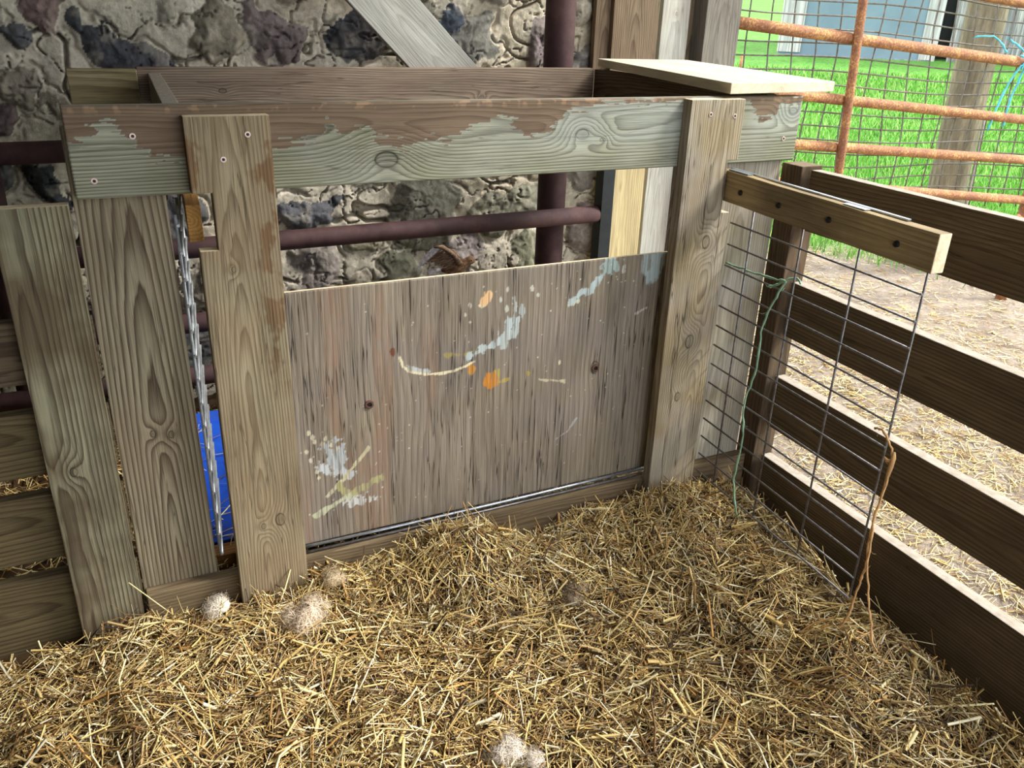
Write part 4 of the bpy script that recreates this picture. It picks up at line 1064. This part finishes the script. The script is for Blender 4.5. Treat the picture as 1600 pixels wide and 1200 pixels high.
# ------------------------------------------------------------------ wool tufts on the straw
def tuft(x, y, r, col, label, flat=0.6, n=900, seed=1, dz=0.0):
    rng = np.random.default_rng(seed); z0 = float(heap(np.array(x), np.array(y)))+r*flat*0.55+dz
    n = n*5; d = rng.normal(0, 1, (n, 3)); d /= np.linalg.norm(d, axis=1)[:, None]
    lump = 0.55+0.8*vnoise(d[:, 0]*2+5, d[:, 1]*2+d[:, 2]*2, seed)
    lobes = rng.normal(0, r*0.38, (5, 3)); lobes[:, 2] *= 0.5; lb = lobes[rng.integers(0, 5, n)]
    c = lb+d*r*0.62*lump[:, None]*rng.uniform(0.4, 1.15, (n, 1)); c[:, 2] *= flat
    t = np.cross(d, rng.normal(0, 1, (n, 3))); t /= np.linalg.norm(t, axis=1)[:, None]
    L = r*rng.uniform(.25, .75, (n, 1)); w = np.cross(t, d)*r*0.006
    out = d*r*0.10*rng.uniform(0, 1, (n, 1))
    pts = [c-t*L*.5, c-t*L*.15+out, c+t*L*.2+out, c+t*L*.5]
    V = np.stack([q for p in pts for q in (p-w, p+w)], 1)
    F = (np.array([(0, 1, 3, 2), (2, 3, 5, 4), (4, 5, 7, 6)])[None]+(np.arange(n)*8)[:, None, None]).reshape(-1, 4)
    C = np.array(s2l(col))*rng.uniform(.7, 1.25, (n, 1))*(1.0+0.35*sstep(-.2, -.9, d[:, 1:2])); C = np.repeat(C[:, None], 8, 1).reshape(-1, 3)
    # soft core
    U, Vv = np.meshgrid(np.linspace(0, 2*np.pi, 25), np.linspace(0.001, np.pi-.001, 14))
    D = np.stack([np.cos(U)*np.sin(Vv), np.sin(U)*np.sin(Vv), np.cos(Vv)], -1).reshape(-1, 3)
    lm = 0.75+0.5*vnoise(D[:, 0]*2+5, D[:, 1]*2+D[:, 2]*2, seed)+.12*vnoise(D[:, 0]*8, D[:, 1]*8+D[:, 2]*7, seed); cv = D*r*.45*lm[:, None]; cv[:, 2] *= flat
    i = np.arange(14*25).reshape(14, 25); cf = np.stack([i[:-1, :-1], i[1:, :-1], i[1:, 1:], i[:-1, 1:]], -1).reshape(-1, 4)
    cc = np.tile(np.array(s2l(col))*.9, (len(cv), 1))
    V, F, C = join([(V.reshape(-1, 3), F, C), (cv, cf, cc)])
    o = link('wool_tuft', npmesh('wool_tuft', V, F, np.clip(C, 0, 1)), M_WOOL, None, Matrix.Translation((x, y, z0)), smooth=True)
    tag(o, label, 'wool', 'wool tufts on the straw'); return o
M_WOOL = vcol('wool', .95, .1)
tuft(0.317, -0.13, .062, (206, 188, 164), 'round beige wool tuft on the straw in front of the left feeder post', .75, seed=3)
tuft(0.125, -0.02, .05, (214, 204, 188), 'thin whitish wool tuft by the foot of the narrow gap beside the left feeder post', .7, 500, seed=4, dz=.01)
tuft(0.43, -0.035, .042, (190, 170, 138), 'small tan wool tuft right of the left feeder post foot', .8, 500, seed=5, dz=.01)
tuft(0.645, -0.745, .045, (214, 204, 190), 'whitish wool tuft on the straw at the bottom edge of the photo', .6, 700, seed=6)
tuft(1.06, -0.30, .045, (168, 152, 130), 'dull grey-brown wool tuft on the straw in front of the plywood panel', .4, 500, seed=8)

# ------------------------------------------------------------------ sparrow fluttering behind the panel
def sparrow():
    S = thing('sparrow', (1.16, .85, .60), 'small brown bird with a raised wing fluttering just behind the plywood panel', 'bird')
    body = NB('bird_plumage'); P = body.co(); n = body.noise(body.mapping(P, sc=(60, 160, 160)), 1, 3)
    mb = body.finish(body.ramp(n, [(.35, rgb(104, 74, 52)), (.6, rgb(150, 118, 90)), (.75, rgb(176, 150, 124))]), .9)
    mw = NB('bird_wing'); Pw = mw.co(); nw = mw.noise(mw.mapping(Pw, sc=(30, 200, 200)), 1, 3)
    mwf = mw.finish(mw.ramp(nw, [(.35, rgb(74, 58, 48)), (.55, rgb(122, 98, 78)), (.75, rgb(160, 134, 108))]), .9)
    mwl = plain('pale_feathers', (206, 204, 208), .85, c2=(150, 140, 140), scale=90)
    # body: tail end to head along one continuous skin
    ax = [(-.060, .006), (-.045, .014), (-.025, .022), (0, .026), (.022, .024), (.036, .018), (.046, .0165), (.058, .0175), (.068, .013), (.0745, .004)]
    zz = [0.004, .002, 0, 0, .003, .010, .015, .017, .015, .012]
    V = []; F = []; n = 16
    for (x, r), z in zip(ax, zz):
        for k in range(n):
            a = 2*math.pi*k/n; V.append(Vector((x, r*math.cos(a), z+r*math.sin(a)*.95)))
    for i in range(len(ax)-1):
        for k in range(n): k2 = (k+1) % n; F.append((i*n+k, i*n+k2, (i+1)*n+k2, (i+1)*n+k))
    F.append(tuple(reversed(range(n)))); F.append(tuple((len(ax)-1)*n+k for k in range(n)))
    M = Matrix.Translation((1.165, .85, .665)) @ Euler((R(10), R(-15), R(-20))).to_matrix().to_4x4()
    def add(name, V, F, mat, sm=True):
        me = bpy.data.meshes.new(name); me.from_pydata([tuple(v) for v in V], [], F); me.update()
        return link(name, me, mat, S, M, smooth=sm)
    add('body', V, F, mb)
    add('beak', [(.088, 0, .012), (.073, .004, .015), (.073, -.004, .015), (.073, 0, .008)], [(0, 1, 2), (0, 2, 3), (0, 3, 1), (1, 3, 2)], M_BLACK)
    for s in (-1, 1):
        v, f = tube_data([(.060, s*.0150, .020), (.060, s*.0175, .020)], [.0028, .002], 8); add('eye', v, f, M_BLACK)
    def feathers(name, root, tip_dirs, lens, w, mat):
        V = []; F = []
        for rt, td, L in zip(root, tip_dirs, lens):
            rt = Vector(rt); td = Vector(td).normalized(); sd = td.cross(Vector((0.2, 1, 0.1))).normalized(); th = td.cross(sd)*.0006
            b = len(V)
            for t, ww in ((0, .35), (.3, .9), (.7, 1), (.92, .7), (1, .1)):
                c = rt+td*L*t+Vector((0, 0, -.004*t*t)); V += [c+sd*w*ww+th, c-sd*w*ww+th, c-sd*w*ww-th, c+sd*w*ww-th]
            for i in range(4):
                for k in range(4): F.append((b+i*4+k, b+i*4+(k+1) % 4, b+i*4+4+(k+1) % 4, b+i*4+4+k))
            F.append((b+3, b+2, b+1, b)); F.append((b+16, b+17, b+18, b+19))
        return add(name, V, F, mat, False)
    # raised wing: arm goes up, primaries sweep back and down to pale tips
    arm = [(.015, -.018, .02), (.0, -.03, .07), (-.03, -.04, .115), (-.06, -.045, .125)]
    v, f = tube_data([Vector(a) for a in arm], [.012, .010, .008, .004], 10); add('wing', v, f, mwf)
    roots = []; dirs = []; lens = []
    for k in range(12):
        t = k/11; q = Vector(arm[0]).lerp(Vector(arm[1]), min(1, t*3)) if t < .33 else (Vector(arm[1]).lerp(Vector(arm[2]), (t-.33)*3) if t < .66 else Vector(arm[2]).lerp(Vector(arm[3]), min(1, (t-.66)*3)))
        roots.append(q); dirs.append((-1, -.1, -.15-.9*(t**1.5)*.9+.2)); lens.append(.055+.05*t)
    feathers('wing_feathers', roots[:8], dirs[:8], lens[:8], .0065, mwf)
    feathers('wing_tip', roots[8:], dirs[8:], lens[8:], .0065, mwl)
    roots = [(-.055, .0, .004+.001*k) for k in range(6)]; dirs = [(-1, (k-2.5)*.09, .05) for k in range(6)]
    feathers('tail', roots, dirs, [.06]*6, .006, mwl)
    v, f = tube_data([Vector((.015, .018, .02)), Vector((.0, .05, .045)), Vector((-.03, .08, .05))], [.012, .009, .004], 10); add('wing', v, f, mwf)
    feathers('wing_feathers', [(.01-.012*k, .03+.012*k, .035) for k in range(6)], [(-1, .5, -.1)]*6, [.06]*6, .0065, mwf)
sparrow()
